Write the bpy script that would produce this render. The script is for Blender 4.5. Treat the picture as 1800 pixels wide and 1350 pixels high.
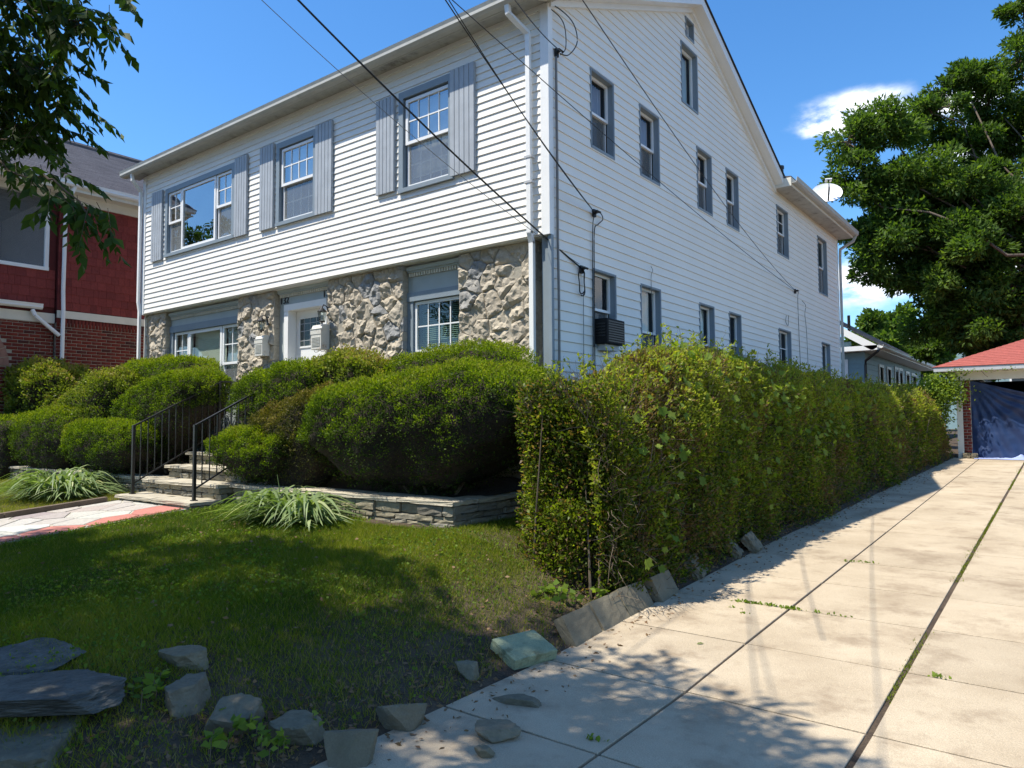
import bpy, bmesh, math, random
import numpy as np
from mathutils import Vector, Matrix
from mathutils.geometry import delaunay_2d_cdt
SC = bpy.context.scene
for _o in list(bpy.data.objects): bpy.data.objects.remove(_o)
PI = math.pi
# ------------------------------------------------------------------ camera
YAW, PITCH, ROLL = math.radians(37.45), math.radians(3.18), math.radians(-0.342)
cam = bpy.data.cameras.new('camera'); camo = bpy.data.objects.new('camera', cam)
SC.collection.objects.link(camo); SC.camera = camo
cam.sensor_width = 36.0; cam.lens = 36.0 * 1273.0 / 1800.0
cam.clip_start = 0.05; cam.clip_end = 4000
_f = Vector((-math.sin(YAW)*math.cos(PITCH), math.cos(YAW)*math.cos(PITCH), math.sin(PITCH)))
_r0 = Vector((math.cos(YAW), math.sin(YAW), 0)); _u0 = _r0.cross(_f)
_r = math.cos(ROLL)*_r0 + math.sin(ROLL)*_u0; _u = -math.sin(ROLL)*_r0 + math.cos(ROLL)*_u0
CAM = Vector((4.97, -7.26, 1.6))
camo.matrix_world = Matrix(((_r.x, _u.x, -_f.x, CAM.x), (_r.y, _u.y, -_f.y, CAM.y), (_r.z, _u.z, -_f.z, CAM.z), (0, 0, 0, 1)))
# ------------------------------------------------------------------ world and sun
SUN_EL, SUN_AZ = math.radians(62), math.radians(38.5)      # azimuth: from -Y towards -X
SDIR = Vector((-math.sin(SUN_AZ)*math.cos(SUN_EL), -math.cos(SUN_AZ)*math.cos(SUN_EL), math.sin(SUN_EL)))
w = bpy.data.worlds.new("World"); SC.world = w; w.use_nodes = True
nt = w.node_tree; nt.nodes.clear()
def N(nt, t, **k):
    n = nt.nodes.new(t)
    for a, b in k.items(): setattr(n, a, b)
    return n
sky = N(nt, 'ShaderNodeTexSky', sky_type='NISHITA', sun_disc=False, sun_elevation=SUN_EL)
sky.sun_rotation = math.atan2(SDIR.x, SDIR.y)
sky.air_density = 1.0; sky.dust_density = 0.3; sky.ozone_density = 3.0
hsv = N(nt, 'ShaderNodeHueSaturation'); hsv.inputs['Saturation'].default_value = 1.2; hsv.inputs['Value'].default_value = 1.0
tintm = N(nt, 'ShaderNodeVectorMath', operation='MULTIPLY'); tintm.inputs[1].default_value = (1.0, 1.08, 1.15); nt.links.new(sky.outputs[0], tintm.inputs[0]); nt.links.new(tintm.outputs[0], hsv.inputs['Color'])
tc = N(nt, 'ShaderNodeTexCoord')
noi = N(nt, 'ShaderNodeTexNoise'); noi.inputs['Scale'].default_value = 17; noi.inputs['Detail'].default_value = 7; noi.inputs['Roughness'].default_value = .58
mp = N(nt, 'ShaderNodeMapping'); mp.inputs['Scale'].default_value = (1, 1, 2.2)
nt.links.new(tc.outputs['Generated'], mp.inputs[0]); nt.links.new(mp.outputs[0], noi.inputs['Vector'])
def skydir(px, py):
    d = _r*((px-900)/1273.) - _u*((py-675)/1273.) + _f
    return d.normalized()
acc = None
# fair-weather clouds: (direction, width, height) - a few small cumulus low in the sky all round
cl = [(skydir(1505, 203), .055, .024), (skydir(1448, 222), .026, .016), (skydir(1520, 492), .066, .028), (skydir(1700, 170), .045, .018),(skydir(1735, 245), .05, .022),
      (skydir(1640, 612), .06, .022), (skydir(1850, 420), .10, .04), (skydir(2150, 350), .12, .05)]
rnd = random.Random(4)
for i in range(16):
    a = rnd.uniform(0, 2*PI); e = rnd.uniform(.12, .8)
    d = Vector((math.cos(a)*math.cos(e), math.sin(a)*math.cos(e), math.sin(e)))
    if d.dot(_f) < .55: cl.append((d, rnd.uniform(.07, .2), rnd.uniform(.03, .08)))
for d, sw, sh in cl:
    rt = d.cross(Vector((0, 0, 1))).normalized(); up = rt.cross(d)
    def dot(v, s):
        n = N(nt, 'ShaderNodeVectorMath', operation='DOT_PRODUCT'); n.inputs[1].default_value = v / s
        nt.links.new(tc.outputs['Generated'], n.inputs[0]); return n.outputs['Value']
    x = dot(rt, sw); y = dot(up, sh)
    def math_(op, a, b=None, c=None):
        n = N(nt, 'ShaderNodeMath', operation=op)
        for i, v in enumerate((a, b, c)):
            if v is None: continue
            if isinstance(v, (int, float)): n.inputs[i].default_value = v
            else: nt.links.new(v, n.inputs[i])
        return n.outputs[0]
    y = math_('SUBTRACT', y, d.dot(up)/sh)
    r2 = math_('ADD', math_('MULTIPLY', x, x), math_('MULTIPLY', y, y))
    fr = dot(d, 1.0)
    g = math_('MULTIPLY', math_('EXPONENT', math_('MULTIPLY', r2, -.9)), math_('GREATER_THAN', fr, .2))
    acc = g if acc is None else math_('MAXIMUM', acc, g)
dens = math_('MULTIPLY', acc, math_('ADD', math_('MULTIPLY', noi.outputs['Fac'], 4.2), -1.25))
mr = N(nt, 'ShaderNodeMapRange', interpolation_type='SMOOTHSTEP'); mr.inputs['From Min'].default_value = .12; mr.inputs['From Max'].default_value = .85
nt.links.new(dens, mr.inputs['Value'])
mx = N(nt, 'ShaderNodeMix', data_type='RGBA'); mx.inputs[7].default_value = (7.0, 7.3, 7.8, 1)
nt.links.new(mr.outputs[0], mx.inputs[0]); nt.links.new(hsv.outputs[0], mx.inputs[6])
bg = N(nt, 'ShaderNodeBackground'); bg.inputs['Strength'].default_value = 0.135
nt.links.new(mx.outputs[2], bg.inputs['Color'])
out = N(nt, 'ShaderNodeOutputWorld'); nt.links.new(bg.outputs[0], out.inputs[0])
sl = bpy.data.lights.new('sun', 'SUN'); sl.energy = 5.0; sl.angle = math.radians(0.5); sl.color = (1, .94, .83)
so = bpy.data.objects.new('sun', sl); SC.collection.objects.link(so); so.rotation_euler = SDIR.to_track_quat('Z', 'Y').to_euler()
SC.view_settings.view_transform = 'Standard'; SC.view_settings.look = 'None'; SC.view_settings.gamma = 1
SC.view_settings.exposure = 0.6; SC.view_settings.use_curve_mapping = False
# ------------------------------------------------------------------ helpers
C = SC.collection
RN = np.random.default_rng(7)
R = random.Random(11)
def _hash(ix, iy, iz, s):
    h = (ix*374761393 + iy*668265263 + iz*2147483647 + s*1274126177) & 0xffffffff
    h = ((h ^ (h >> 13)) * 1274126177) & 0xffffffff
    return ((h ^ (h >> 16)) & 0xffff) / 65535.0
def vnoise(P, sc=1.0, s=0):
    P = np.asarray(P, float)*sc; I = np.floor(P).astype(np.int64); f = P - I; f = f*f*(3-2*f)
    r = 0
    for a in (0, 1):
        for b in (0, 1):
            for c in (0, 1):
                wgt = (f[:, 0] if a else 1-f[:, 0])*(f[:, 1] if b else 1-f[:, 1])*(f[:, 2] if c else 1-f[:, 2])
                r = r + wgt*_hash(I[:, 0]+a, I[:, 1]+b, I[:, 2]+c, s)
    return r*2-1
def fbm(P, sc=1.0, s=0, o=3):
    r = 0; a = 1.0; t = 0
    for i in range(o):
        r = r + a*vnoise(P, sc*2**i, s+i*17); t += a; a *= .5
    return r/t
def sstep(x): x = np.clip(x, 0, 1); return x*x*(3-2*x)
def tag(o, label=None, cat=None, group=None, kind=None):
    if label: o['label'] = label
    if cat: o['category'] = cat
    if group: o['group'] = group
    if kind: o['kind'] = kind
    return o
def empty(name, loc=(0, 0, 0), label=None, cat=None, group=None, kind=None):
    o = bpy.data.objects.new(name, None); C.objects.link(o); o.location = loc; o.empty_display_size = .2
    return tag(o, label, cat, group, kind)
def link(name, me, parent=None):
    o = bpy.data.objects.new(name, me); C.objects.link(o)
    if parent is not None:
        o.parent = parent
        p = Matrix.Identity(4); q = parent
        t = Vector((0, 0, 0))
        while q is not None: t += q.location; q = q.parent
        o.location = -t          # vertices are given in world coordinates
    return o
def npmesh(name, V, F, mat, parent=None, smooth=False, tint=None):
    """V (n,3), F (m,k) same-size faces"""
    me = bpy.data.meshes.new(name); V = np.ascontiguousarray(V, dtype=np.float32); F = np.ascontiguousarray(F, dtype=np.int32)
    me.vertices.add(len(V)); me.vertices.foreach_set('co', V.ravel())
    m, k = F.shape; me.loops.add(m*k); me.loops.foreach_set('vertex_index', F.ravel())
    me.polygons.add(m); me.polygons.foreach_set('loop_start', np.arange(0, m*k, k, dtype=np.int32)); me.polygons.foreach_set('loop_total', np.full(m, k, dtype=np.int32))
    if smooth: me.polygons.foreach_set('use_smooth', np.ones(m, dtype=bool))
    me.update(calc_edges=True)
    if tint is not None:
        a = me.attributes.new('tint', 'FLOAT', 'FACE'); a.data.foreach_set('value', np.asarray(tint, dtype=np.float32))
    if mat: me.materials.append(mat)
    return link(name, me, parent)
FRONT = lambda u, n, z: (u, -n, z)
SIDE = lambda u, n, z: (n, u, z)
IDN = lambda u, n, z: (u, n, z)
class MB:
    def __init__(s, T=IDN): s.v = []; s.f = []; s.T = T; s.m = []; s.mi = 0
    def add(s, vs, fs):
        b = len(s.v); s.v += [s.T(*p) for p in vs]
        for f in fs: s.f.append([b+i for i in f]); s.m.append(s.mi)
        return s
    def box(s, u0, u1, n0, n1, z0, z1):
        return s.add([(u0, n0, z0), (u1, n0, z0), (u1, n1, z0), (u0, n1, z0), (u0, n0, z1), (u1, n0, z1), (u1, n1, z1), (u0, n1, z1)],
                     [(0, 3, 2, 1), (4, 5, 6, 7), (0, 1, 5, 4), (1, 2, 6, 5), (2, 3, 7, 6), (3, 0, 4, 7)])
    def prism(s, prof, a, b):
        """prof: list of (n,z); extruded along u from a to b"""
        k = len(prof)
        return s.add([(a, n, z) for n, z in prof] + [(b, n, z) for n, z in prof], [tuple(range(k))[::-1], tuple(range(k, 2*k))] + [(i, (i+1) % k, (i+1) % k+k, i+k) for i in range(k)])
    def poly(s, pts): return s.add(pts, [tuple(range(len(pts)))])
    def tube(s, pts, r, k=6, r2=None, cap=True):
        pts = [Vector(p) for p in pts]; n = len(pts); vs = []
        for i, p in enumerate(pts):
            d = (pts[min(i+1, n-1)] - pts[max(i-1, 0)]).normalized()
            a = d.cross(Vector((0, 0, 1)))
            if a.length < .05: a = d.cross(Vector((1, 0, 0)))
            a.normalize(); b = d.cross(a)
            rr = r if r2 is None else r + (r2-r)*i/max(1, n-1)
            for j in range(k):
                t = 2*PI*j/k; q = p + a*math.cos(t)*rr + b*math.sin(t)*rr; vs.append((q.x, q.y, q.z))
        fs = [(i*k+j, i*k+(j+1) % k, (i+1)*k+(j+1) % k, (i+1)*k+j) for i in range(n-1) for j in range(k)]
        if cap: fs += [tuple(range(k))[::-1], tuple(range((n-1)*k, n*k))]
        return s.add(vs, fs)
    def lathe(s, prof, cx=0, cy=0, cz=0, k=16):
        vs = [(cx+r*math.cos(2*PI*j/k), cy+r*math.sin(2*PI*j/k), cz+z) for r, z in prof for j in range(k)]; n = len(prof)
        return s.add(vs, [(i*k+j, i*k+(j+1) % k, (i+1)*k+(j+1) % k, (i+1)*k+j) for i in range(n-1) for j in range(k)] + [tuple(range(k))[::-1], tuple(range((n-1)*k, n*k))])
    def mat(s, i): s.mi = i; return s
    def build(s, name, mats, parent=None, smooth=False, bevel=0):
        me = bpy.data.meshes.new(name); me.from_pydata(s.v, [], s.f)
        if not isinstance(mats, (list, tuple)): mats = [mats]
        for m in mats: me.materials.append(m)
        me.polygons.foreach_set('material_index', s.m)
        if smooth: me.polygons.foreach_set('use_smooth', [True]*len(s.f))
        me.update()
        if bevel:
            bm = bmesh.new(); bm.from_mesh(me); bmesh.ops.remove_doubles(bm, verts=bm.verts, dist=1e-5)
            bmesh.ops.bevel(bm, geom=list(bm.edges), offset=bevel, segments=2, affect='EDGES', profile=.5); bm.to_mesh(me); bm.free()
        return link(name, me, parent)
# ------------------------------------------------------------------ materials
def lnk(nt, a, b): nt.links.new(a, b)
def mat(name, col, rough=.6, var=.12, scale=6., bump=.0, bscale=60., col2=None, spec=.4, metal=0., fine=0., coords='Object', stretch=None, perobj=0., dirt=None, dscale=1.5, dth=(.55, .8)):
    m = bpy.data.materials.new(name); m.use_nodes = True; nt = m.node_tree; b = nt.nodes['Principled BSDF']
    b.inputs['Roughness'].default_value = rough; b.inputs['Specular IOR Level'].default_value = spec; b.inputs['Metallic'].default_value = metal
    tc = N(nt, 'ShaderNodeTexCoord'); geo = N(nt, 'ShaderNodeNewGeometry')
    src = geo.outputs['Position'] if coords == 'World' else tc.outputs['Object']
    if stretch:
        mp = N(nt, 'ShaderNodeMapping'); mp.inputs['Scale'].default_value = stretch; lnk(nt, src, mp.inputs[0]); src = mp.outputs[0]
    n1 = N(nt, 'ShaderNodeTexNoise'); n1.inputs['Scale'].default_value = scale; n1.inputs['Detail'].default_value = 6; n1.inputs['Roughness'].default_value = .62
    lnk(nt, src, n1.inputs['Vector'])
    cr = N(nt, 'ShaderNodeMix', data_type='RGBA')
    c = col; c2 = col2 or tuple(min(1, x*(1+var)) for x in col); c1 = col if col2 else tuple(x*(1-var) for x in col)
    cr.inputs[6].default_value = (*c1, 1); cr.inputs[7].default_value = (*c2, 1)
    mr = N(nt, 'ShaderNodeMapRange'); mr.inputs[1].default_value = .32; mr.inputs[2].default_value = .68; lnk(nt, n1.outputs['Fac'], mr.inputs[0]); lnk(nt, mr.outputs[0], cr.inputs[0])
    o = cr.outputs[2]
    if fine:
        n3 = N(nt, 'ShaderNodeTexNoise'); n3.inputs['Scale'].default_value = bscale*1.7; n3.inputs['Detail'].default_value = 3; lnk(nt, src, n3.inputs['Vector'])
        mr3 = N(nt, 'ShaderNodeMapRange'); mr3.inputs[1].default_value = .3; mr3.inputs[2].default_value = .7; mr3.inputs[3].default_value = 1-fine; mr3.inputs[4].default_value = 1+fine; lnk(nt, n3.outputs['Fac'], mr3.inputs[0])
        mu = N(nt, 'ShaderNodeVectorMath', operation='SCALE'); lnk(nt, o, mu.inputs[0]); lnk(nt, mr3.outputs[0], mu.inputs['Scale']); o = mu.outputs[0]
    if dirt:
        n4 = N(nt, 'ShaderNodeTexNoise'); n4.inputs['Scale'].default_value = dscale; n4.inputs['Detail'].default_value = 8; n4.inputs['Roughness'].default_value = .7; lnk(nt, src, n4.inputs['Vector'])
        mr4 = N(nt, 'ShaderNodeMapRange', interpolation_type='SMOOTHSTEP'); mr4.inputs[1].default_value = dth[0]; mr4.inputs[2].default_value = dth[1]; lnk(nt, n4.outputs['Fac'], mr4.inputs[0])
        mx = N(nt, 'ShaderNodeMix', data_type='RGBA'); lnk(nt, mr4.outputs[0], mx.inputs[0]); lnk(nt, o, mx.inputs[6]); mx.inputs[7].default_value = (*dirt, 1); o = mx.outputs[2]
    if perobj:
        oi = N(nt, 'ShaderNodeObjectInfo'); mr5 = N(nt, 'ShaderNodeMapRange'); mr5.inputs[3].default_value = 1-perobj; mr5.inputs[4].default_value = 1+perobj; lnk(nt, oi.outputs['Random'], mr5.inputs[0])
        mu = N(nt, 'ShaderNodeVectorMath', operation='SCALE'); lnk(nt, o, mu.inputs[0]); lnk(nt, mr5.outputs[0], mu.inputs['Scale']); o = mu.outputs[0]
    lnk(nt, o, b.inputs['Base Color'])
    if bump:
        n2 = N(nt, 'ShaderNodeTexNoise'); n2.inputs['Scale'].default_value = bscale; n2.inputs['Detail'].default_value = 5; lnk(nt, src, n2.inputs['Vector'])
        bp = N(nt, 'ShaderNodeBump'); bp.inputs['Strength'].default_value = bump; bp.inputs['Distance'].default_value = .02; lnk(nt, n2.outputs['Fac'], bp.inputs['Height']); lnk(nt, bp.outputs[0], b.inputs['Normal'])
    return m
def ramp_mat(name, attr, stops, rough=.6, transl=.0, spec=.25, tcol=None):
    """colour from a per-face attribute 'tint' or the object's random number"""
    m = bpy.data.materials.new(name); m.use_nodes = True; nt = m.node_tree; b = nt.nodes['Principled BSDF']
    if attr == 'object': src = N(nt, 'ShaderNodeObjectInfo').outputs['Random']
    else: src = N(nt, 'ShaderNodeAttribute', attribute_name=attr).outputs['Fac']
    cr = N(nt, 'ShaderNodeValToRGB'); e = cr.color_ramp.elements
    while len(e) < len(stops): e.new(.5)
    for i, (p, c) in enumerate(stops): e[i].position = p; e[i].color = (*c, 1)
    lnk(nt, src, cr.inputs[0]); b.inputs['Roughness'].default_value = rough; b.inputs['Specular IOR Level'].default_value = spec
    if attr == 'object':
        tc = N(nt, 'ShaderNodeTexCoord'); n1 = N(nt, 'ShaderNodeTexNoise'); n1.inputs['Scale'].default_value = 22; n1.inputs['Detail'].default_value = 8; n1.inputs['Roughness'].default_value = .7; lnk(nt, tc.outputs['Object'], n1.inputs['Vector'])
        mr = N(nt, 'ShaderNodeMapRange'); mr.inputs[1].default_value = .3; mr.inputs[2].default_value = .7; mr.inputs[3].default_value = .72; mr.inputs[4].default_value = 1.12; lnk(nt, n1.outputs['Fac'], mr.inputs[0])
        mu = N(nt, 'ShaderNodeVectorMath', operation='SCALE'); lnk(nt, cr.outputs[0], mu.inputs[0]); lnk(nt, mr.outputs[0], mu.inputs['Scale']); lnk(nt, mu.outputs[0], b.inputs['Base Color'])
        bp = N(nt, 'ShaderNodeBump'); bp.inputs['Strength'].default_value = .6; bp.inputs['Distance'].default_value = .015; lnk(nt, n1.outputs['Fac'], bp.inputs['Height']); lnk(nt, bp.outputs[0], b.inputs['Normal'])
    else: lnk(nt, cr.outputs[0], b.inputs['Base Color'])
    if transl:
        t = N(nt, 'ShaderNodeBsdfTranslucent'); mu = N(nt, 'ShaderNodeMix', data_type='RGBA', blend_type='MULTIPLY'); mu.inputs[0].default_value = 1; lnk(nt, cr.outputs[0], mu.inputs[6]); mu.inputs[7].default_value = (*(tcol or (1.6, 1.9, .6)), 1); lnk(nt, mu.outputs[2], t.inputs[0])
        ms = N(nt, 'ShaderNodeMixShader'); ms.inputs[0].default_value = transl; lnk(nt, b.outputs[0], ms.inputs[1]); lnk(nt, t.outputs[0], ms.inputs[2]); lnk(nt, ms.outputs[0], nt.nodes['Material Output'].inputs[0])
    return m
def glass_mat(name, tint=(.75, .8, .78), refl=.16, edge=.9, rough=.01, wav=.0):
    m = bpy.data.materials.new(name); m.use_nodes = True; nt = m.node_tree; nt.nodes.remove(nt.nodes['Principled BSDF'])
    lw = N(nt, 'ShaderNodeLayerWeight'); lw.inputs[0].default_value = .5
    g = N(nt, 'ShaderNodeBsdfGlossy'); g.inputs['Roughness'].default_value = rough; t = N(nt, 'ShaderNodeBsdfTransparent'); t.inputs[0].default_value = (*tint, 1)
    mr = N(nt, 'ShaderNodeMapRange'); mr.inputs[3].default_value = refl; mr.inputs[4].default_value = edge; pw = N(nt, 'ShaderNodeMath', operation='POWER'); pw.inputs[1].default_value = 2.2
    lnk(nt, lw.outputs['Facing'], pw.inputs[0]); lnk(nt, pw.outputs[0], mr.inputs[0])
    if wav:
        tc = N(nt, 'ShaderNodeTexCoord'); n1 = N(nt, 'ShaderNodeTexNoise'); n1.inputs['Scale'].default_value = 1.7; n1.inputs['Detail'].default_value = 1; lnk(nt, tc.outputs['Object'], n1.inputs['Vector'])
        bp = N(nt, 'ShaderNodeBump'); bp.inputs['Strength'].default_value = wav; bp.inputs['Distance'].default_value = .05; lnk(nt, n1.outputs['Fac'], bp.inputs['Height']); lnk(nt, bp.outputs[0], g.inputs['Normal'])
    ms = N(nt, 'ShaderNodeMixShader'); lnk(nt, mr.outputs[0], ms.inputs[0]); lnk(nt, t.outputs[0], ms.inputs[1]); lnk(nt, g.outputs[0], ms.inputs[2]); lnk(nt, ms.outputs[0], nt.nodes['Material Output'].inputs[0])
    return m
M = {}
M['siding'] = mat('white_vinyl_siding', (.82, .79, .725), .45, .025, 1.2, 0, spec=.4, dirt=(.62, .62, .56), dscale=.9, dth=(.6, .95), coords='World')
M['trim'] = mat('white_trim', (.80, .80, .78), .4, .03, 3)
M['gutter'] = mat('weathered_white_gutter', (.46, .46, .42), .5, .06, 4, dirt=(.30, .30, .26), dscale=3, dth=(.5, .8), stretch=(1, 1, 3))
M['soffit'] = mat('grey_soffit', (.42, .42, .39), .7, .12, 8, dirt=(.16, .15, .13), dscale=3, dth=(.5, .75))
M['bluegrey'] = mat('blue_grey_trim', (.22, .265, .30), .45, .05, 5)
M['shutter'] = mat('blue_grey_shutter', (.37, .40, .43), .5, .08, 5, dirt=(.42, .45, .49), dscale=5)
M['frieze'] = mat('pale_blue_grey_frieze', (.36, .41, .41), .5, .05, 4)
M['sash'] = mat('white_vinyl_sash', (.80, .80, .79), .35, .02, 3)
M['glass'] = glass_mat('window_glass', refl=.34, wav=.12)
M['glass_low'] = glass_mat('window_glass_low', refl=.07, edge=.45, wav=.12)
M['glass_side'] = glass_mat('window_glass_side', refl=.06, edge=.35, wav=.15)
M['dark'] = mat('dark_room', (.022, .024, .026), .9, .2, 3)
M['blind'] = mat('cream_blind', (.62, .64, .52), .7, .04, 2)
M['blindw'] = mat('white_blind', (.70, .72, .70), .7, .04, 2)
M['curtain'] = mat('white_curtain', (.66, .68, .67), .8, .1, 4)
M['screen'] = mat('insect_screen', (.20, .21, .21), .9, .04, 3)
M['asphalt_roof'] = mat('grey_shingle_roof', (.10, .095, .10), .9, .35, 9, .4, 80, fine=.2, coords='World')
M['roof_dark'] = mat('dark_shingle_roof', (.035, .032, .03), .9, .3, 9, .4, 80)
M['black'] = mat('black_iron', (.012, .012, .013), .35, .2, 20, spec=.5)
M['rubber'] = mat('black_cable', (.012, .012, .012), .5, .2, 20)
M['cable_grey'] = mat('grey_cable', (.20, .19, .18), .6, .1, 10)
M['brass'] = mat('aged_metal', (.10, .09, .07), .4, .2, 30, metal=.6)
M['mailbox'] = mat('cream_mailbox', (.60, .58, .52), .45, .05, 12, dirt=(.33, .17, .08), dscale=9, dth=(.55, .75))
M['ac'] = mat('dark_ac_casing', (.014, .014, .015), .6, .2, 12, spec=.15, dirt=(.04, .04, .04), dscale=9)
M['concrete'] = mat('driveway_concrete', (.37, .295, .20), .9, .0, 1.3, .35, 110, col2=(.475, .39, .275), fine=.22, perobj=.07, coords='World', dirt=(.27, .205, .135), dscale=2.3, dth=(.46, .72))
M['joint'] = mat('dirt_joint', (.035, .03, .02), .95, .3, 20, coords='World')
M['soil'] = mat('bare_soil', (.062, .043, .028), .95, .35, 7, .9, 60, fine=.35, coords='World', dirt=(.095, .068, .042), dscale=3, dth=(.45, .65))
M['mulch'] = mat('dark_mulch', (.035, .026, .018), .95, .4, 12, .9, 50, fine=.3)
M['stonecap'] = mat('bluestone_cap', (.42, .375, .285), .85, .15, 5, .5, 60, fine=.1, perobj=.06)
M['ledge'] = ramp_mat('ledge_stone', 'object', [(0, (.24, .215, .15)), (.35, (.31, .27, .185)), (.7, (.25, .235, .19)), (1, (.16, .145, .115))], .85)
M['facestone'] = ramp_mat('rock_face_stone', 'object', [(0, (.42, .365, .285)), (.3, (.50, .435, .335)), (.6, (.41, .36, .285)), (.86, (.46, .405, .32)), (.88, (.27, .27, .265)), (1, (.34, .335, .32))], .9)
M['mortar'] = mat('mortar', (.36, .33, .27), .95, .2, 12, .3, 70)
M['rock'] = ramp_mat('garden_rock', 'object', [(0, (.17, .155, .11)), (.4, (.20, .17, .11)), (.7, (.15, .135, .10)), (1, (.23, .19, .125))], .85)
M['slate'] = mat('dark_slate_rock', (.080, .080, .070), .75, .5, 7, .8, 25, fine=.15, stretch=(1, 1, 5))
M['block'] = mat('concrete_edging_block', (.165, .14, .092), .9, .18, 6, .12, 80, dirt=(.12, .11, .06), dscale=7, fine=.12, perobj=.1)
M['greenblock'] = mat('mossy_green_block', (.25, .28, .17), .9, .14, 6, .12, 80, fine=.18, dirt=(.15, .15, .08), dscale=9, dth=(.5, .7))
M['flag'] = ramp_mat('flagstone', 'object', [(0, (.50, .50, .44)), (.3, (.40, .34, .30)), (.5, (.56, .56, .50)), (.7, (.32, .27, .26)), (.8, (.42, .38, .34)), (1, (.52, .52, .47))], .8)
M['flagred'] = mat('red_flagstone', (.42, .16, .125), .8, .12, 8, .2, 60)
M['pathmortar'] = mat('path_mortar', (.40, .37, .30), .9, .1, 10, .3, 60)
M['brickred'] = ramp_mat('red_brick', 'tint', [(0, (.12, .022, .016)), (.5, (.19, .035, .024)), (.85, (.15, .03, .022)), (1, (.07, .025, .022))], .85)
M['bricklight'] = mat('pale_brick', (.30, .16, .12), .9, .2, 12)
M['mortarw'] = mat('pale_mortar', (.36, .32, .26), .9, .1, 20)
M['shingle'] = ramp_mat('red_wall_shingle', 'object', [(0, (.20, .036, .031)), (.5, (.25, .048, .040)), (1, (.17, .032, .028))], .75)
M['shinglebase'] = mat('red_underlay', (.09, .012, .01), .8, .1, 5)
M['creamtrim'] = mat('cream_trim', (.66, .63, .54), .55, .05, 4, dirt=(.45, .42, .36), dscale=3)
M['porchdark'] = mat('grey_porch_wall', (.12, .12, .13), .8, .1, 3)
M['teal'] = mat('teal_clapboard', (.20, .30, .32), .6, .06, 3, perobj=.05)
M['white'] = mat('white_paint', (.78, .78, .76), .5, .03, 3)
M['redroof'] = mat('red_asphalt_shingles', (.32, .085, .068), .9, .15, 9, .3, 70, fine=.12, coords='World')
M['tarp'] = mat('navy_tarp', (.010, .028, .088), .5, .15, 3, spec=.5)
M['bluecloth'] = mat('light_blue_cloth', (.30, .36, .62), .8, .12, 6)
M['galv'] = mat('galvanised_grey', (.45, .46, .47), .45, .06, 8)
M['bark'] = mat('bark', (.12, .09, .065), .9, .3, 10, .9, 30, stretch=(1, 1, .3))
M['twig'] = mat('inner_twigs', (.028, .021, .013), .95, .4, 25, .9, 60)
M['stem'] = mat('hedge_stem', (.14, .105, .07), .85, .3, 14)
M['deadleaf'] = ramp_mat('dead_leaf', 'tint', [(0, (.16, .09, .05)), (1, (.26, .17, .10))], .9, .15)
G = lambda *s: s
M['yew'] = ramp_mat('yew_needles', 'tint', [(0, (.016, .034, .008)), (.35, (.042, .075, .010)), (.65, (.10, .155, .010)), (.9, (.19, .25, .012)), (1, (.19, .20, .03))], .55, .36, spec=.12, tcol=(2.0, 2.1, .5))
M['yewlight'] = ramp_mat('yellow_green_leaves', 'tint', [(0, (.05, .08, .018)), (.5, (.15, .185, .022)), (.85, (.26, .27, .035)), (1, (.28, .20, .07))], .5, .28, spec=.15)
M['yewbrown'] = ramp_mat('browning_yew', 'tint', [(0, (.035, .05, .015)), (.45, (.085, .080, .018)), (.8, (.19, .16, .022)), (1, (.22, .14, .035))], .55, .2, spec=.15)
M['hedgeleaf'] = ramp_mat('hedge_leaves', 'tint', [(0, (.022, .038, .008)), (.3, (.072, .105, .012)), (.55, (.15, .195, .018)), (.80, (.27, .29, .04)), (.86, (.19, .13, .06)), (1, (.12, .07, .04))], .45, .45, spec=.2, tcol=(2.0, 2.1, .6))
M['vine'] = ramp_mat('vine_leaves', 'tint', [(0, (.08, .14, .02)), (1, (.22, .28, .05))], .6, .4, spec=.1, tcol=(2., 2.1, .6))
M['oak'] = ramp_mat('tree_leaves', 'tint', [(0, (.022, .042, .008)), (.5, (.058, .105, .022)), (1, (.15, .21, .045))], .55, .42, spec=.12, tcol=(1.9, 2.1, .6))
M['street'] = ramp_mat('street_tree_leaves', 'tint', [(0, (.022, .045, .011)), (.6, (.045, .085, .015)), (1, (.09, .14, .02))], .55, .3, spec=.12)
M['grass'] = ramp_mat('grass_blades', 'tint', [(0, (.040, .080, .012)), (.45, (.10, .145, .012)), (.8, (.21, .225, .02)), (.9, (.24, .21, .06)), (1, (.30, .25, .12))], .6, .40, spec=.1, tcol=(1.9, 2.0, .6))
M['lily'] = ramp_mat('daylily_leaves', 'tint', [(0, (.10, .15, .05)), (.6, (.22, .28, .12)), (.9, (.34, .40, .20)), (1, (.40, .32, .10))], .4, .25)
# ------------------------------------------------------------------ ground
def dz(y): y = np.asarray(y, float); t = np.clip(y+3.3, 0, 19); return .034*t*np.clip(t/1.2, 0, 1)**.5
XE = lambda y: 2.08 + .028*np.clip(np.asarray(y, float), 0, 15)     # left edge of the concrete
def gz(x, y):
    x = np.asarray(x, float); y = np.asarray(y, float)
    L = .51 + .08*(np.minimum(y, -1.8)+2.2) + .01*np.maximum(y, -1.8)
    L = np.maximum(L, .12)
    s = sstep((XE(y)-.05-x)/1.7)
    z = dz(y) + .035*sstep((XE(y)-x)/.15) + (np.maximum(L - dz(y), 0))*s
    st = sstep((y+6.25)/.35)                       # down to the public pavement
    z = z*st + (-.01)*(1-st)
    return z
def axis(a, b, step, far):
    c = np.arange(a, b+1e-6, step); o = []; d = step; v = b
    while v < far: d *= 1.35; v += d; o.append(v)
    p = []; d = step; v = a
    while v > -far: d *= 1.35; v -= d; p.append(v)
    return np.array(p[::-1] + list(c) + o)
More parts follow.
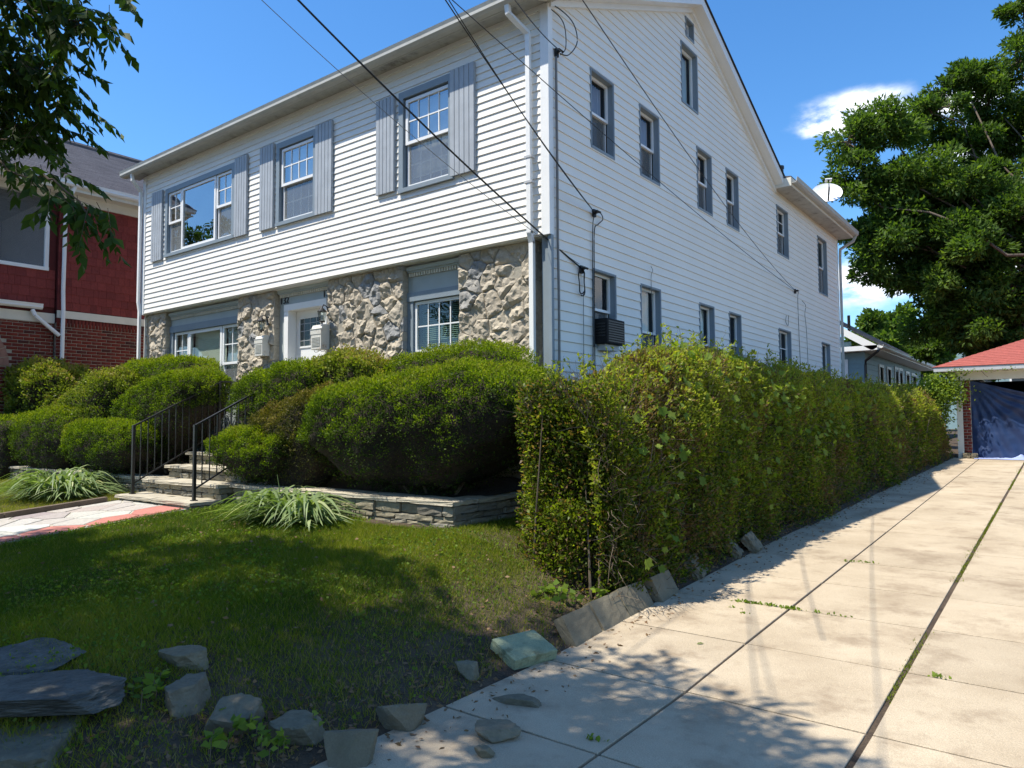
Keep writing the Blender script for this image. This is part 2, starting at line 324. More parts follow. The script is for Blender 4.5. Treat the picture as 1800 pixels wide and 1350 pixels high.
X = axis(-14, 9, .11, 1500); Y = axis(-9, 17, .11, 1500)
gx, gy = np.meshgrid(X, Y, indexing='ij'); P = np.stack([gx.ravel(), gy.ravel(), np.zeros(gx.size)], 1)
z = gz(P[:, 0], P[:, 1]); lawnm = (P[:, 0] < XE(P[:, 1])) & (P[:, 1] > -6.2)
z = z + np.where(lawnm, .018*fbm(P, 2.2, 3) + .008*fbm(P, 9, 5), -.03)
P[:, 2] = z
nx, ny = len(X), len(Y); ii = (np.arange(nx-1)[:, None]*ny + np.arange(ny-1)[None, :]).ravel()
gr = npmesh('ground', P, np.stack([ii, ii+ny, ii+ny+1, ii+1], 1), M['soil'], smooth=True); tag(gr, kind='structure')
# street and pavement behind the camera
mb = MB(); mb.box(-60, 60, -20, -10.4, -.3, -.10)
o = mb.build('road', mat('asphalt', (.05, .05, .052), .9, .15, 8, .3, 80, fine=.2)); tag(o, kind='structure')
mb = MB(); mb.box(-60, 60, -10.4, -10.25, -.3, .02); o = mb.build('kerb', M['block']); tag(o, kind='structure')
pv = empty('pavement', kind='structure')
def slab(name, x0, x1, y0, y1, zf, parent, m, th=.09, gap=.006, joff=.0):
    x0 += gap; x1 -= gap; y0 += gap; y1 -= gap; b = .003
    n = 2
    vs = []; fs = []
    def ring(ins, dzv):
        k = len(vs)
        for (x, y) in ((x0+ins, y0+ins), (x1-ins, y0+ins), (x1-ins, y1-ins), (x0+ins, y1-ins)): vs.append((x, y, float(zf(y)) + dzv + joff))
        return k
    r0 = ring(0, -th); r1 = ring(0, -b); r2 = ring(b, 0)
    for a, c in ((r0, r1), (r1, r2)):
        for j in range(4): fs.append((a+j, a+(j+1) % 4, c+(j+1) % 4, c+j))
    fs.append((r2, r2+1, r2+2, r2+3))
    m_ = MB(); m_.add(vs, fs); return m_.build(name, m, parent)
for i in range(-8, 12):
    slab('slab', 2.1+(i-1)*1.5-3, 2.1+i*1.5-3, -8.1, -6.6, lambda y: 0*y+.005, pv, M['concrete'])
dw = MB(); ys = np.arange(-10.3, 15.45, .5)
dw.add([(x, y, float(dz(y))-.05) for y in ys for x in (2.0, 9.5)], [(2*i, 2*i+1, 2*i+3, 2*i+2) for i in range(len(ys)-1)])
dro = empty('driveway', kind='structure'); dw.build('joint_bed', M['joint'], dro)
cols = [(2.08, 3.10), (3.10, 4.092), (4.108, 5.12), (5.12, 6.13), (6.13, 7.14)]
ys = [-3.13+1.02*k for k in range(-3, 19)]
ys = [y for y in ys if y < 15.3] + [15.38]
for ci, (x0, x1) in enumerate(cols):
    for k in range(len(ys)-1):
        sx = R.uniform(-.004, .004)
        if ci == 0 and ys[k] > 2:            # the first column is cut to the widening border
            xe = float(XE(ys[k])); slab('slab', xe, x1, ys[k], ys[k+1], dz, dro, M['concrete'], joff=R.uniform(-.001, .001))
        else: slab('slab', x0, x1, ys[k], ys[k+1], dz, dro, M['concrete'], joff=R.uniform(-.001, .001), gap=.0085+R.uniform(0, .002))
jb = MB(); yj = np.arange(-10.2, 15.3, .5); jb.add([(x, y, float(dz(y))-.010) for y in yj for x in (4.08, 4.12)], [(2*i, 2*i+1, 2*i+3, 2*i+2) for i in range(len(yj)-1)]); jb.build('joint_soil', M['soil'], dro)
# apron between pavement and first joint
for x0, x1 in cols: slab('slab', x0, x1, -6.5, ys[0], dz, dro, M['concrete'])
for x0, x1 in cols: slab('slab', x0, x1, -10.2, -8.2, dz, dro, M['concrete'])
for x0, x1 in cols: slab('slab', x0, x1, -8.1, -6.6, lambda y: 0*y+.008, dro, M['concrete'])
# planting bed behind the retaining wall
mb = MB()
def bedgrid(x0, x1, y0, y1):
    xs = np.arange(x0, x1+.01, (x1-x0)/max(1, round((x1-x0)/.2))); yy = np.arange(y0, y1+.01, (y1-y0)/max(1, round((y1-y0)/.2)))
    vs = [(x, y, .76 + .16*(y-y0)/(y1-y0) + .02*math.sin(7*x+3*y)) for x in xs for y in yy]; n = len(yy)
    mb.add(vs, [(i*n+j, (i+1)*n+j, (i+1)*n+j+1, i*n+j+1) for i in range(len(xs)-1) for j in range(n-1)])
bedgrid(-3.98, -.05, -1.72, .02); bedgrid(-13.4, -6.07, -1.72, .02)
o = mb.build('planting_bed', M['mulch']); tag(o, kind='structure')

# ------------------------------------------------------------------ the white house
H = empty('clapboard_house', (0, 0, 0), 'white clapboard two-storey house with rough stone piers and blue-grey shutters', 'house')
XL = -10.35; ZS = 3.95; ZE = 6.83; YR = 4.38; ZR = 8.86; YB = 8.78; YE = 14.25; EX = .1016
def wedge_courses(T, u0f, u1f, z0, z1, ex, holes, parent, name='siding_board', thick=.016):
    """clapboard courses; u0f/u1f give the ends at a height; holes = (u0,u1,z0,z1)"""
    n = int(round((z1-z0)/ex)); cnt = 0
    for i in range(n):
        a, b = z0+i*ex, min(z1, z0+(i+1)*ex)
        L0, L1 = u0f(a), u1f(a); T0, T1 = u0f(b), u1f(b)
        if min(L1-L0, T1-T0) < .02: continue
        cuts = sorted({L0, L1} | {c for h in holes for c in h[:2] if h[2] < b and h[3] > a and L0 < c < L1})
        m = MB(T)
        for k in range(len(cuts)-1):
            c0, c1 = cuts[k], cuts[k+1]
            if c1-c0 < .002: continue
            mid = (c0+c1)/2; segs = [(a, b)]; last = False
            for h in holes:
                if h[0] < mid < h[1]:
                    ns = []
                    for s, e in segs:
                        if h[3] <= s or h[2] >= e: ns.append((s, e)); continue
                        if h[2] > s: ns.append((s, h[2]))
                        if h[3] < e: ns.append((h[3], e))
                    segs = ns
            for s, e in segs:
                if e-s < .003: continue
                last = True
                def nn(z): return thick*(1-(z-a)/ex)+.002
                l0 = c0; r0 = c1
                l1 = T0 if k == 0 else c0; r1 = T1 if k == len(cuts)-2 else c1
                m.add([(l0, -.03, s), (r0, -.03, s), (r0, nn(s), s), (l0, nn(s), s), (l1, -.03, e), (r1, -.03, e), (r1, nn(e), e), (l1, nn(e), e)],
                      [(0, 1, 2, 3), (7, 6, 5, 4), (3, 2, 6, 7), (0, 3, 7, 4), (2, 1, 5, 6)])
            if not last and m.v: m.build(name, M['siding'], parent); cnt += 1; m = MB(T)      # a window cuts the board
        if m.v: m.build(name, M['siding'], parent); cnt += 1
    return cnt
# windows -------------------------------------------------
def sashes(W, T, u0, u1, z0, z1, n0, grid=None, lowgrid=None, blind=None, screen=True, fixed=False, gm='glass', fw=.045, meet=None):
    """one double-hung (or fixed) unit; n0 = plane of outer sash face"""
    m = MB(T); zm = meet if meet else (z0+z1)/2
    def fr(a, b, c, d, n, t, w_=fw):
        m.box(a, b, n-t, n, c, c+w_); m.box(a, b, n-t, n, d-w_, d); m.box(a, a+w_, n-t, n, c+w_, d-w_); m.box(b-w_, b, n-t, n, c+w_, d-w_)
    if fixed: fr(u0, u1, z0, z1, n0, .04)
    else: fr(u0, u1, zm-.02, z1, n0, .035); fr(u0, u1, z0, zm+.02, n0-.037, .03)
    m.build('sash', M['sash'], W)
    def grid_(a, b, c, d, n, nu, nz):
        g = MB(T); w_ = .009
        for i in range(1, nu): x = a+(b-a)*i/nu; g.box(x-w_, x+w_, n-.008, n, c, d)
        for j in range(1, nz): z = c+(d-c)*j/nz; g.box(a, b, n-.0085, n-.0005, z-w_, z+w_)
        g.build('muntin', M['sash'], W)
    if grid: grid_(u0+fw, u1-fw, (z0 if fixed else zm)+fw, z1-fw, n0-.012, *grid)
    if lowgrid: grid_(u0+fw, u1-fw, z0+fw, zm-.02, n0-.06, *lowgrid)
    if fixed: MB(T).poly([(u0+fw-.005, n0-.022, z0+fw-.005), (u1-fw+.005, n0-.022, z0+fw-.005), (u1-fw+.005, n0-.022, z1-fw+.005), (u0+fw-.005, n0-.022, z1-fw+.005)]).build('pane', M[gm], W)
    else:
        for c, d, n in ((zm, z1-fw+.005, n0-.022), (z0+fw-.005, zm, n0-.054)):
            MB(T).poly([(u0+fw-.005, n, c), (u1-fw+.005, n, c), (u1-fw+.005, n, d), (u0+fw-.005, n, d)]).build('pane', M[gm], W)
        if screen:
            MB(T).poly([(u0+fw-.005, n0-.034, z0+fw), (u1-fw+.005, n0-.034, z0+fw), (u1-fw+.005, n0-.034, zm-.02), (u0+fw-.005, n0-.034, zm-.02)]).build('insect_screen', M['screen2'], W)
    if blind:
        kind, drop = blind[0], blind[1]; nb = n0-.12; zb = z1-.03-(z1-z0-.06)*drop; bm_ = M[blind[2] if len(blind) > 2 else 'blindw']
        b = MB(T)
        if kind == 'venetian':
            z = z1-.05
            while z > zb: b.add([(u0+.04, nb-.012, z+.012), (u1-.04, nb-.012, z+.012), (u1-.04, nb+.012, z-.01), (u0+.04, nb+.012, z-.01)], [(0, 1, 2, 3)]); z -= .028
        elif kind == 'roller':
            b.box(u0+.03, u1-.03, nb-.002, nb, zb, z1-.03); b.box(u0+.03, u1-.03, nb-.008, nb+.006, zb-.02, zb)
        elif kind == 'curtain':
            n_ = 40; us = [u0+.03+(u1-u0-.06)*i/n_ for i in range(n_+1)]
            b.add([(u, nb+.022*math.sin(i*1.5)+.008*math.sin(i*.7), zz) for zz in (zb, z1-.03) for i, u in enumerate(us)], [(i, i+1, n_+2+i, n_+1+i) for i in range(n_)])
        b.build('curtain' if kind == 'curtain' else 'blind', bm_, W)
def screen_mat():
    m = bpy.data.materials.new('insect_screen'); m.use_nodes = True; nt = m.node_tree; b = nt.nodes['Principled BSDF']; b.inputs['Base Color'].default_value = (.20, .21, .21, 1); b.inputs['Roughness'].default_value = .9
    t = N(nt, 'ShaderNodeBsdfTransparent'); ms = N(nt, 'ShaderNodeMixShader'); ms.inputs[0].default_value = .45; lnk(nt, t.outputs[0], ms.inputs[1]); lnk(nt, b.outputs[0], ms.inputs[2]); lnk(nt, ms.outputs[0], nt.nodes['Material Output'].inputs[0]); return m
M['screen2'] = screen_mat()
def room(W, T, u0, u1, z0, z1, n, d=.55):
    m = MB(T); m.box(u0, u1, n-d-.02, n-d, z0, z1); m.box(u0, u1, n-d, n-.16, z0-.02, z0); m.box(u0, u1, n-d, n-.16, z1, z1+.02); m.box(u0-.02, u0, n-d, n-.16, z0, z1); m.box(u1, u1+.02, n-d, n-.16, z0, z1)
    m.build('room_behind', M['dark'], W)
def side_window(u0, u1, z0, z1, grid=None, blind=None, lab=None, small=False, rec=.085, fw=.035, cur=None):
    """deep-set window in the side wall with a blue-grey reveal"""
    m = MB(SIDE); r = rec; t = .018; pr = .024
    m.box(u0-t, u0, -r, pr, z0-t, z1+t); m.box(u1, u1+t, -r, pr, z0-t, z1+t)
    m.box(u0, u1, -r, pr, z1, z1+t); m.box(u0, u1, -r, pr, z0-t, z0)
    # inner liner boards of the reveal
    m.box(u0, u0+.012, -r, pr-.006, z0, z1); m.box(u1-.012, u1, -r, pr-.006, z0, z1); m.box(u0+.012, u1-.012, -r, pr-.006, z1-.012, z1); m.box(u0+.012, u1-.012, -r, pr-.002, z0, z0+.02)
    W = m.build('window', M['bluegrey'], H)
    if lab: W['label'] = lab
    if small: sashes(W, SIDE, u0+.012, u1-.012, z0+.02, z1-.012, -r+.02, fixed=True, blind=blind, gm='glass_side', fw=fw)
    else: sashes(W, SIDE, u0+.012, u1-.012, z0+.02, z1-.012, -r+.02, grid=grid, blind=blind, gm='glass_side', fw=fw, screen=True)
    room(W, SIDE, u0, u1, z0, z1, -r+.04); return W
side_holes = []
ST = [(1.01, 1.61, 5.34, 6.41), (2.43, 3.05, 5.34, 6.41), (4.56, 5.18, 5.34, 6.41), (5.92, 6.52, 5.34, 6.41), (8.92, 9.70, 5.36, 6.43), (12.24, 13.07, 4.95, 6.41)]
labs = ['nearest upstairs side window, pale curtain behind its upper sash', None, None, None, None, 'tall narrow upstairs window nearest the rear corner']
for i, (a, b, c, d) in enumerate(ST):
    side_window(a, b, c, d, lab=labs[i], grid=(2, 2) if i == 4 else None, blind=('curtain', .45, 'lav') if i in (0, 1) else (('venetian', .4) if i == 4 else None)) if False else None
    side_holes.append((a-.018, b+.018, c-.018, d+.018))
M['lav'] = mat('lavender_curtain', (.52, .47, .55), .8, .06, 3)
for i, (a, b, c, d) in enumerate(ST):
    side_window(a, b, c, d, lab=labs[i], grid=(2, 2) if i == 4 else None, blind=('curtain', .45, 'lav') if i in (0, 1) else (('venetian', .3) if i == 4 else None))
SF = [(1.01, 1.60, 2.64, 3.66), (2.38, 3.01, 2.30, 3.66), (4.54, 5.16, 2.30, 3.66), (5.92, 6.51, 2.50, 3.67), (8.86, 9.70, 2.1, 3.66), (12.38, 13.12, 1.9, 3.66)]
for i, (a, b, c, d) in enumerate(SF):
    side_window(a, b, c, d, grid=(2, 2) if i in (4,) else None, blind=('curtain', .5, 'curtain') if i in (1, 2) else None)
    side_holes.append((a-.018, b+.018, c-.018, d+.018))
AT = [(3.98, 4.62, 7.03, 8.06), (4.19, 4.50, 8.26, 8.58)]
side_window(*AT[0], small=True, blind=('curtain', 1.0), lab='attic side window with a white curtain drawn across it', fw=.04)
side_window(*AT[1], small=True, lab='tiny window high in the gable', fw=.03)
for a, b, c, d in AT: side_holes.append((a-.018, b+.018, c-.018, d+.018))
# side siding: lower block, then the gable
ZB = 0.35; exS = .127
ztop = ZB + exS*math.ceil((6.88-ZB)/exS)
FR = lambda z: max(.06, .06 + (z-6.93)*(YR-.10)/(ZR-6.93))       # front rake
RR = lambda z: min(YB, YB - (z-6.90)*(YB-YR)/(ZR-6.90))
def su1(z): return YE-.05 if z < 6.68 else RR(z)
n_lo = int((6.76-ZB)/exS); zmid = ZB+n_lo*exS
wedge_courses(SIDE, lambda z: .06, lambda z: YE-.06, ZB, zmid, exS, side_holes, H)
wedge_courses(SIDE, FR, RR, zmid, ZR-.02, exS, side_holes, H)
# front siding
FH = []
WF = dict(big=(-9.40, -6.89, 5.00, 6.40), mid=(-5.62, -4.52, 4.98, 6.42), near=(-2.62, -1.55, 4.95, 6.44))
for a in WF.values(): FH.append(a)
wedge_courses(FRONT, lambda z: XL+.10, lambda z: -.10, ZS, ZE, EX, FH, H, thick=.015)
# sheathing behind the boards (thin shell with holes is not needed: boards reach back 3 cm)
m = MB(); m.box(XL+.02, -.12, 9.0, 9.1, .3, 6.9); m.build('rear_wall', M['siding'], H)
# corner boards
m = MB(SIDE); m.box(YB-.05, YE-.06, -.03, .008, 6.69, 6.77); m.build('frieze_board', M['creamtrim'], H)
m = MB(); m.box(-.10, .025, -.025, .075, ZS-.02, 6.85); m.build('corner_board', M['trim'], H)
m = MB(); m.box(XL-.02, XL+.10, -.025, .05, ZS-.02, 6.85); m.build('corner_board', M['trim'], H)
m = MB(SIDE); m.box(0.0, .055, -.02, .028, ZB, ZS-.02); m.build('corner_board', M['bluegrey'], H)
m = MB(SIDE); m.box(YE-.06, YE+.02, -.06, .03, ZB, 6.77); m.build('corner_board', M['trim'], H)
# left wall and rear addition walls, interior blockers
m = MB(); m.box(XL, XL+.02, .05, 9, .3, 6.9); m.box(-6, -.1, YE-.03, YE, .3, 6.7); m.build('rear_wall', M['siding'], H)
m = MB(); m.box(XL+.05, -.75, .70, 8.9, .9, 6.95); m.box(XL+.02, -.05, .0, .10, 6.80, 6.90); m.box(-6, -.75, 8.9, 14.1, .9, 6.6); m.build('interior', M['dark'], H)
m = MB(); m.add([(-.06, .2, 6.60), (-.06, YB, 6.60), (-.06, YR, ZR-.05)], [(0, 1, 2)]); m.add([(-.06, .2, .3), (-.06, 14.2, .3), (-.06, 14.2, 1.8), (-.06, .2, 1.8)], [(0, 1, 2, 3)]); 
m.build('interior', M['dark'], H) if False else None
# front windows --------------------------------------------------------------
def casing(u0, u1, z0, z1, cw=.09, sill=.06, head=.10, name='window', pr=.04, lab=None, left=True, right=True):
    m = MB(FRONT); m.box(u0, u1, -.05, pr, z1-head, z1); m.box(u0, u1, -.05, pr+.015, z0, z0+sill)
    if left: m.box(u0, u0+cw, -.05, pr, z0+sill, z1-head)
    if right: m.box(u1-cw, u1, -.05, pr, z0+sill, z1-head)
    W = m.build(name, M['bluegrey'], H)
    if lab: W['label'] = lab
    return W
a, b, c, d = WF['big']; W = casing(a, b, c, d, lab='wide triple window upstairs')
sashes(W, FRONT, a+.10, a+.60, c+.07, d-.105, .012, grid=(2, 2), lowgrid=(2, 2), blind=('curtain', 1, 'curtain'))
sashes(W, FRONT, a+.62, b-.66, c+.07, d-.105, .02, fixed=True, fw=.05)
sashes(W, FRONT, b-.64, b-.10, c+.07, d-.105, .012, grid=(2, 2), blind=('curtain', 1, 'curtain'))
room(W, FRONT, a+.05, b-.05, c+.05, d-.05, 0)
a, b, c, d = WF['mid']; W = casing(a, b, c, d, lab='middle upstairs window')
sashes(W, FRONT, a+.12, b-.06, c+.07, d-.12, .012, grid=(4, 2), lowgrid=(4, 2), blind=('roller', .45, 'blindw')); room(W, FRONT, a+.05, b-.05, c+.05, d-.05, 0)
a, b, c, d = WF['near']; W = casing(a, b, c, d, lab='upstairs window nearest the corner')
sashes(W, FRONT, a+.12, b-.06, c+.07, d-.13, .012, grid=(4, 2), lowgrid=(4, 2), blind=('roller', .88, 'curtain')); room(W, FRONT, a+.05, b-.05, c+.05, d-.05, 0)
def shutter(u0, u1, z0, z1):
    m = MB(FRONT); n = 5; w_ = (u1-u0)/n
    for i in range(n):
        m.box(u0+i*w_+.006, u0+(i+1)*w_-.006, .02, .058, z0, z1)
    m.box(u0, u1, .02, .046, z0+.001, z1-.001); m.build('shutter', M['shutter'], H)
for a, b, c, d in ((-9.93, -9.50, 4.98, 6.42), (-6.87, -6.48, 5.0, 6.45), (-6.08, -5.68, 4.98, 6.45), (-4.54, -4.12, 4.98, 6.45), (-3.09, -2.70, 5.01, 6.44), (-1.60, -1.16, 4.98, 6.46)): shutter(a, b, c, d)
# ground floor front: wall plane n=-.10, piers of stone, panels between --------
NB = -.16
m = MB(FRONT); m.box(XL+.03, -.13, NB-.30, NB-.14, 1.0, 3.93); 
bays = [(-9.56, -6.95), (-5.84, -4.39), (-2.67, -1.58)]
piers = [(XL-.0, -9.56), (-6.95, -5.84), (-4.39, -2.67), (-1.58, -.30)]
m = MB(FRONT)
for a, b in piers:
    m = MB(FRONT); m.box(a+.01, b-.01, -.55, -.118, .9, 3.935); m.build('pier_backing', M['mortar'], H)
# underside of the overhang
m = MB(FRONT); m.box(XL, -.01, -.40, -.012, ZS-.016, ZS-.002); m.build('overhang_soffit', M['trim'], H)
def dentils(W, a, b, z, n):
    m = MB(FRONT); m.box(a, b, n, n+.004, z-.035, z+.019); m.build('dentil_gap_shade', M['soffit'], W)  # grey strip darkens the gaps between dentils, standing for their shade
    m = MB(FRONT); m.box(a, b, n, n+.07, z+.045, z+.10); m.box(a, b, n, n+.045, z+.02, z+.045); m.build('cornice', M['frieze'], W)
    m = MB(FRONT); x = a+.02
    while x < b-.02: m.box(x, x+.024, n+.001, n+.034, z-.035, z+.019); x += .05
    o = m.build('dentil_moulding', M['creamtrim'], W); o['kind'] = 'stuff'
def bay(a, b, zh, lab):
    m = MB(FRONT); n = -.22
    m.box(a, b, n-.06, n, zh+.13, 3.945); W = m.build('window', M['frieze'], H); W['label'] = lab
    m = MB(FRONT); m.box(a, b, n-.06, n+.035, zh, zh+.129); m.box(a, a+.11, n-.06, n+.02, 1.7, zh); m.box(b-.07, b, n-.06, n+.02, 1.7, zh); m.build('casing', M['bluegrey'], W)
    dentils(W, a+.02, b, 3.80, n); return W
a, b = bays[0]; W = bay(a, b, 3.50, 'wide triple window downstairs, cream shade half drawn')
sashes(W, FRONT, a+.14, a+.68, 2.05, 3.49, -.23, gm='glass_low', grid=(2, 2), meet=2.75, fixed=False, screen=False, blind=('curtain', 1, 'curtain')); 
sashes(W, FRONT, a+.70, b-.72, 2.05, 3.49, -.225, gm='glass_low', fixed=True, fw=.06, blind=('roller', .72, 'blind')); sashes(W, FRONT, b-.70, b-.07, 2.05, 3.49, -.23, gm='glass_low', grid=(2, 2), lowgrid=(2, 2), blind=('curtain', 1, 'curtain')); room(W, FRONT, a+.05, b-.05, 1.95, 3.5, -.23, .42)
m = MB(FRONT); m.box(a, b, -.33, -.22, 1.0, 2.04); m.build('under_window_panel', M['frieze'], H)
a, b = bays[2]; W = bay(a, b, 3.40, 'ground floor window between the two right stone piers, green blind')
sashes(W, FRONT, a+.12, b-.02, 2.0, 3.39, -.15, grid=(4, 2), lowgrid=(4, 2), meet=2.68, blind=('venetian', .9, 'greenblind')) if False else None
M['greenblind'] = mat('green_blind', (.20, .32, .25), .7, .05, 4)
sashes(W, FRONT, a+.12, b-.02, 2.0, 3.39, -.23, grid=(4, 2), lowgrid=(4, 2), meet=2.66, gm='glass_low', blind=('venetian', .95, 'greenblind')); room(W, FRONT, a+.05, b-.03, 1.95, 3.4, -.23, .42)
m = MB(FRONT); m.box(a, b, -.33, -.22, 1.0, 1.99); m.build('under_window_panel', M['frieze'], H)
# door bay
a, b = bays[1]; n = -.22
m = MB(FRONT); m.box(a, b, n-.06, n, 3.67, 3.945); fr = m.build('door_surround', M['frieze'], H)
dentils(fr, a+.02, b, 3.84, n)
m = MB(FRONT); m.box(a+.001, -5.665, n-.06, n-.002, 1.35, 3.669); m.box(-4.52, b-.001, n-.06, n-.002, 1.35, 3.669); m.build('side_panel', M['frieze'], fr)
m = MB(FRONT); m.box(-5.664, -5.55, n-.13, n+.035, 1.35, 3.56); m.box(-4.66, -4.521, n-.13, n+.035, 1.35, 3.56); m.box(-5.664, -4.521, n-.13, n+.04, 3.561, 3.668); m.build('door_frame', M['white'], fr)
dx0, dx1 = -5.60, -4.68
m = MB(FRONT); nd = n-.135; m.box(dx0, dx1, nd-.045, nd, 1.40, 3.60)
ws = (dx0+.17, dx1-.20, 2.95, 3.42)
m.box(ws[0]-.03, ws[1]+.03, nd, nd+.014, ws[2]-.03, ws[2]); m.box(ws[0]-.03, ws[1]+.03, nd, nd+.014, ws[3], ws[3]+.03); m.box(ws[0]-.03, ws[0], nd, nd+.014, ws[2], ws[3]); m.box(ws[1], ws[1]+.03, nd, nd+.014, ws[2], ws[3])
w_ = (dx1-dx0-.3)/2
for i in range(2):
    x = dx0+.11+i*(w_+.09)
    for z0_, z1_ in ((1.95, 2.72), (1.5, 1.85)):
        m.box(x, x+w_, nd, nd+.008, z0_, z1_); m.box(x+.03, x+w_-.03, nd+.006, nd+.012, z0_+.03, z1_-.03)
D = m.build('door', M['white'], H); D['label'] = 'white panelled front door with a small leaded window'
m = MB(FRONT); m.add([(ws[0], nd+.003, ws[2]), (ws[1], nd+.003, ws[2]), (ws[1], nd+.003, ws[3]), (ws[0], nd+.003, ws[3])], [(0, 1, 2, 3)]); m.build('door_glass', mat('dark_door_glass', (.03, .045, .045), .15, .3, 30, spec=.6), D)
m = MB(FRONT)
for t in (.2, .5, .8): x = ws[0]+(ws[1]-ws[0])*t; m.box(x-.004, x+.004, nd+.003, nd+.008, ws[2], ws[3])
for t in (.2, .55, .82): z_ = ws[2]+(ws[3]-ws[2])*t; m.box(ws[0], ws[1], nd+.0032, nd+.0075, z_-.004, z_+.004)
m.build('lead_came', M['galv'], D)
m = MB(FRONT); m.box(dx0+.03, dx0+.08, nd, nd+.03, 2.30, 2.42); m.tube([(dx0+.055, nd+.0, 2.12), (dx0+.055, nd+.06, 2.12)], .013); m.tube([(dx0+.055, nd+.055, 2.12), (dx0+.055, nd+.09, 2.12)], .03, 10); m.build('handle', M['black'], D)
m = MB(FRONT); m.box(-5.78, -5.74, n, n+.04, 2.62, 2.72); m.box(-5.79, -5.73, n, n+.035, 2.42, 2.47); m.build('doorbell', M['black'], H)
m = MB(FRONT); m.box(dx0-.1, dx1+.1, nd-.1, n+.1, 1.34, 1.399); m.build('threshold', M['stonecap'], H)
# number plates: 132 and 13 above the door
def number(txt, u, z, h, parent, n):
    cu = bpy.data.curves.new('house_number', 'FONT'); cu.body = txt; cu.size = h*1.38; cu.extrude = .006; cu.space_character = .95
    ob = bpy.data.objects.new('t', cu); C.objects.link(ob); bpy.context.view_layer.update()
    me = bpy.data.meshes.new_from_object(ob.evaluated_get(bpy.context.evaluated_depsgraph_get())); bpy.data.objects.remove(ob)
    me.transform(Matrix(((1, 0, 0, u), (0, 0, 1, -n), (0, 1, 0, z), (0, 0, 0, 1)))); me.materials.clear(); me.materials.append(M['black'])
    return link('house_number', me, parent)
number('132', a+.02, 3.70, .125, H, n+.008); number('13', b-.27, 3.70, .125, H, n+.008)

# ------------------------------------------------------------------ stones
def voronoi(u0, u1, z0, z1, size, asp=1.25, jit=.42, seed=0, inset=.0):
    r = random.Random(seed); cols_ = max(1, round((u1-u0)/(size*asp))); rows = max(1, round((z1-z0)/size)); pts = []
    for j in range(-1, rows+1):
        for i in range(-1, cols_+1):
            pts.append((u0+(i+.5+(j % 2)*.5-.25+r.uniform(-jit, jit))*(u1-u0)/cols_, z0+(j+.5+r.uniform(-jit, jit))*(z1-z0)/rows))
    cells = []
    for k, p in enumerate(pts):
        poly = [(u0, z0), (u1, z0), (u1, z1), (u0, z1)]
        for q in pts:
            if q is p or abs(q[0]-p[0]) > size*4 or abs(q[1]-p[1]) > size*4: continue
            mxx, mzz = (p[0]+q[0])/2, (p[1]+q[1])/2; nx_, nz_ = q[0]-p[0], q[1]-p[1]; out_ = []
            for i in range(len(poly)):
                A, B = poly[i], poly[(i+1) % len(poly)]
                da = (A[0]-mxx)*nx_+(A[1]-mzz)*nz_; db = (B[0]-mxx)*nx_+(B[1]-mzz)*nz_
                if da <= 0: out_.append(A)
                if da*db < 0: t = da/(da-db); out_.append((A[0]+(B[0]-A[0])*t, A[1]+(B[1]-A[1])*t))
            poly = out_
            if len(poly) < 3: break
        if len(poly) >= 3:
            ar = abs(sum(poly[i][0]*poly[(i+1) % len(poly)][1]-poly[(i+1) % len(poly)][0]*poly[i][1] for i in range(len(poly))))/2
            if ar > .0015: cells.append(poly)
    return cells
def shrink(poly, g):
    cx = sum(p[0] for p in poly)/len(poly); cz = sum(p[1] for p in poly)/len(poly); out_ = []
    for x, z in poly:
        d = math.hypot(x-cx, z-cz)
        t = max(.3, 1-g*1.35/max(d, .01)); out_.append((cx+(x-cx)*t, cz+(z-cz)*t))
    return out_
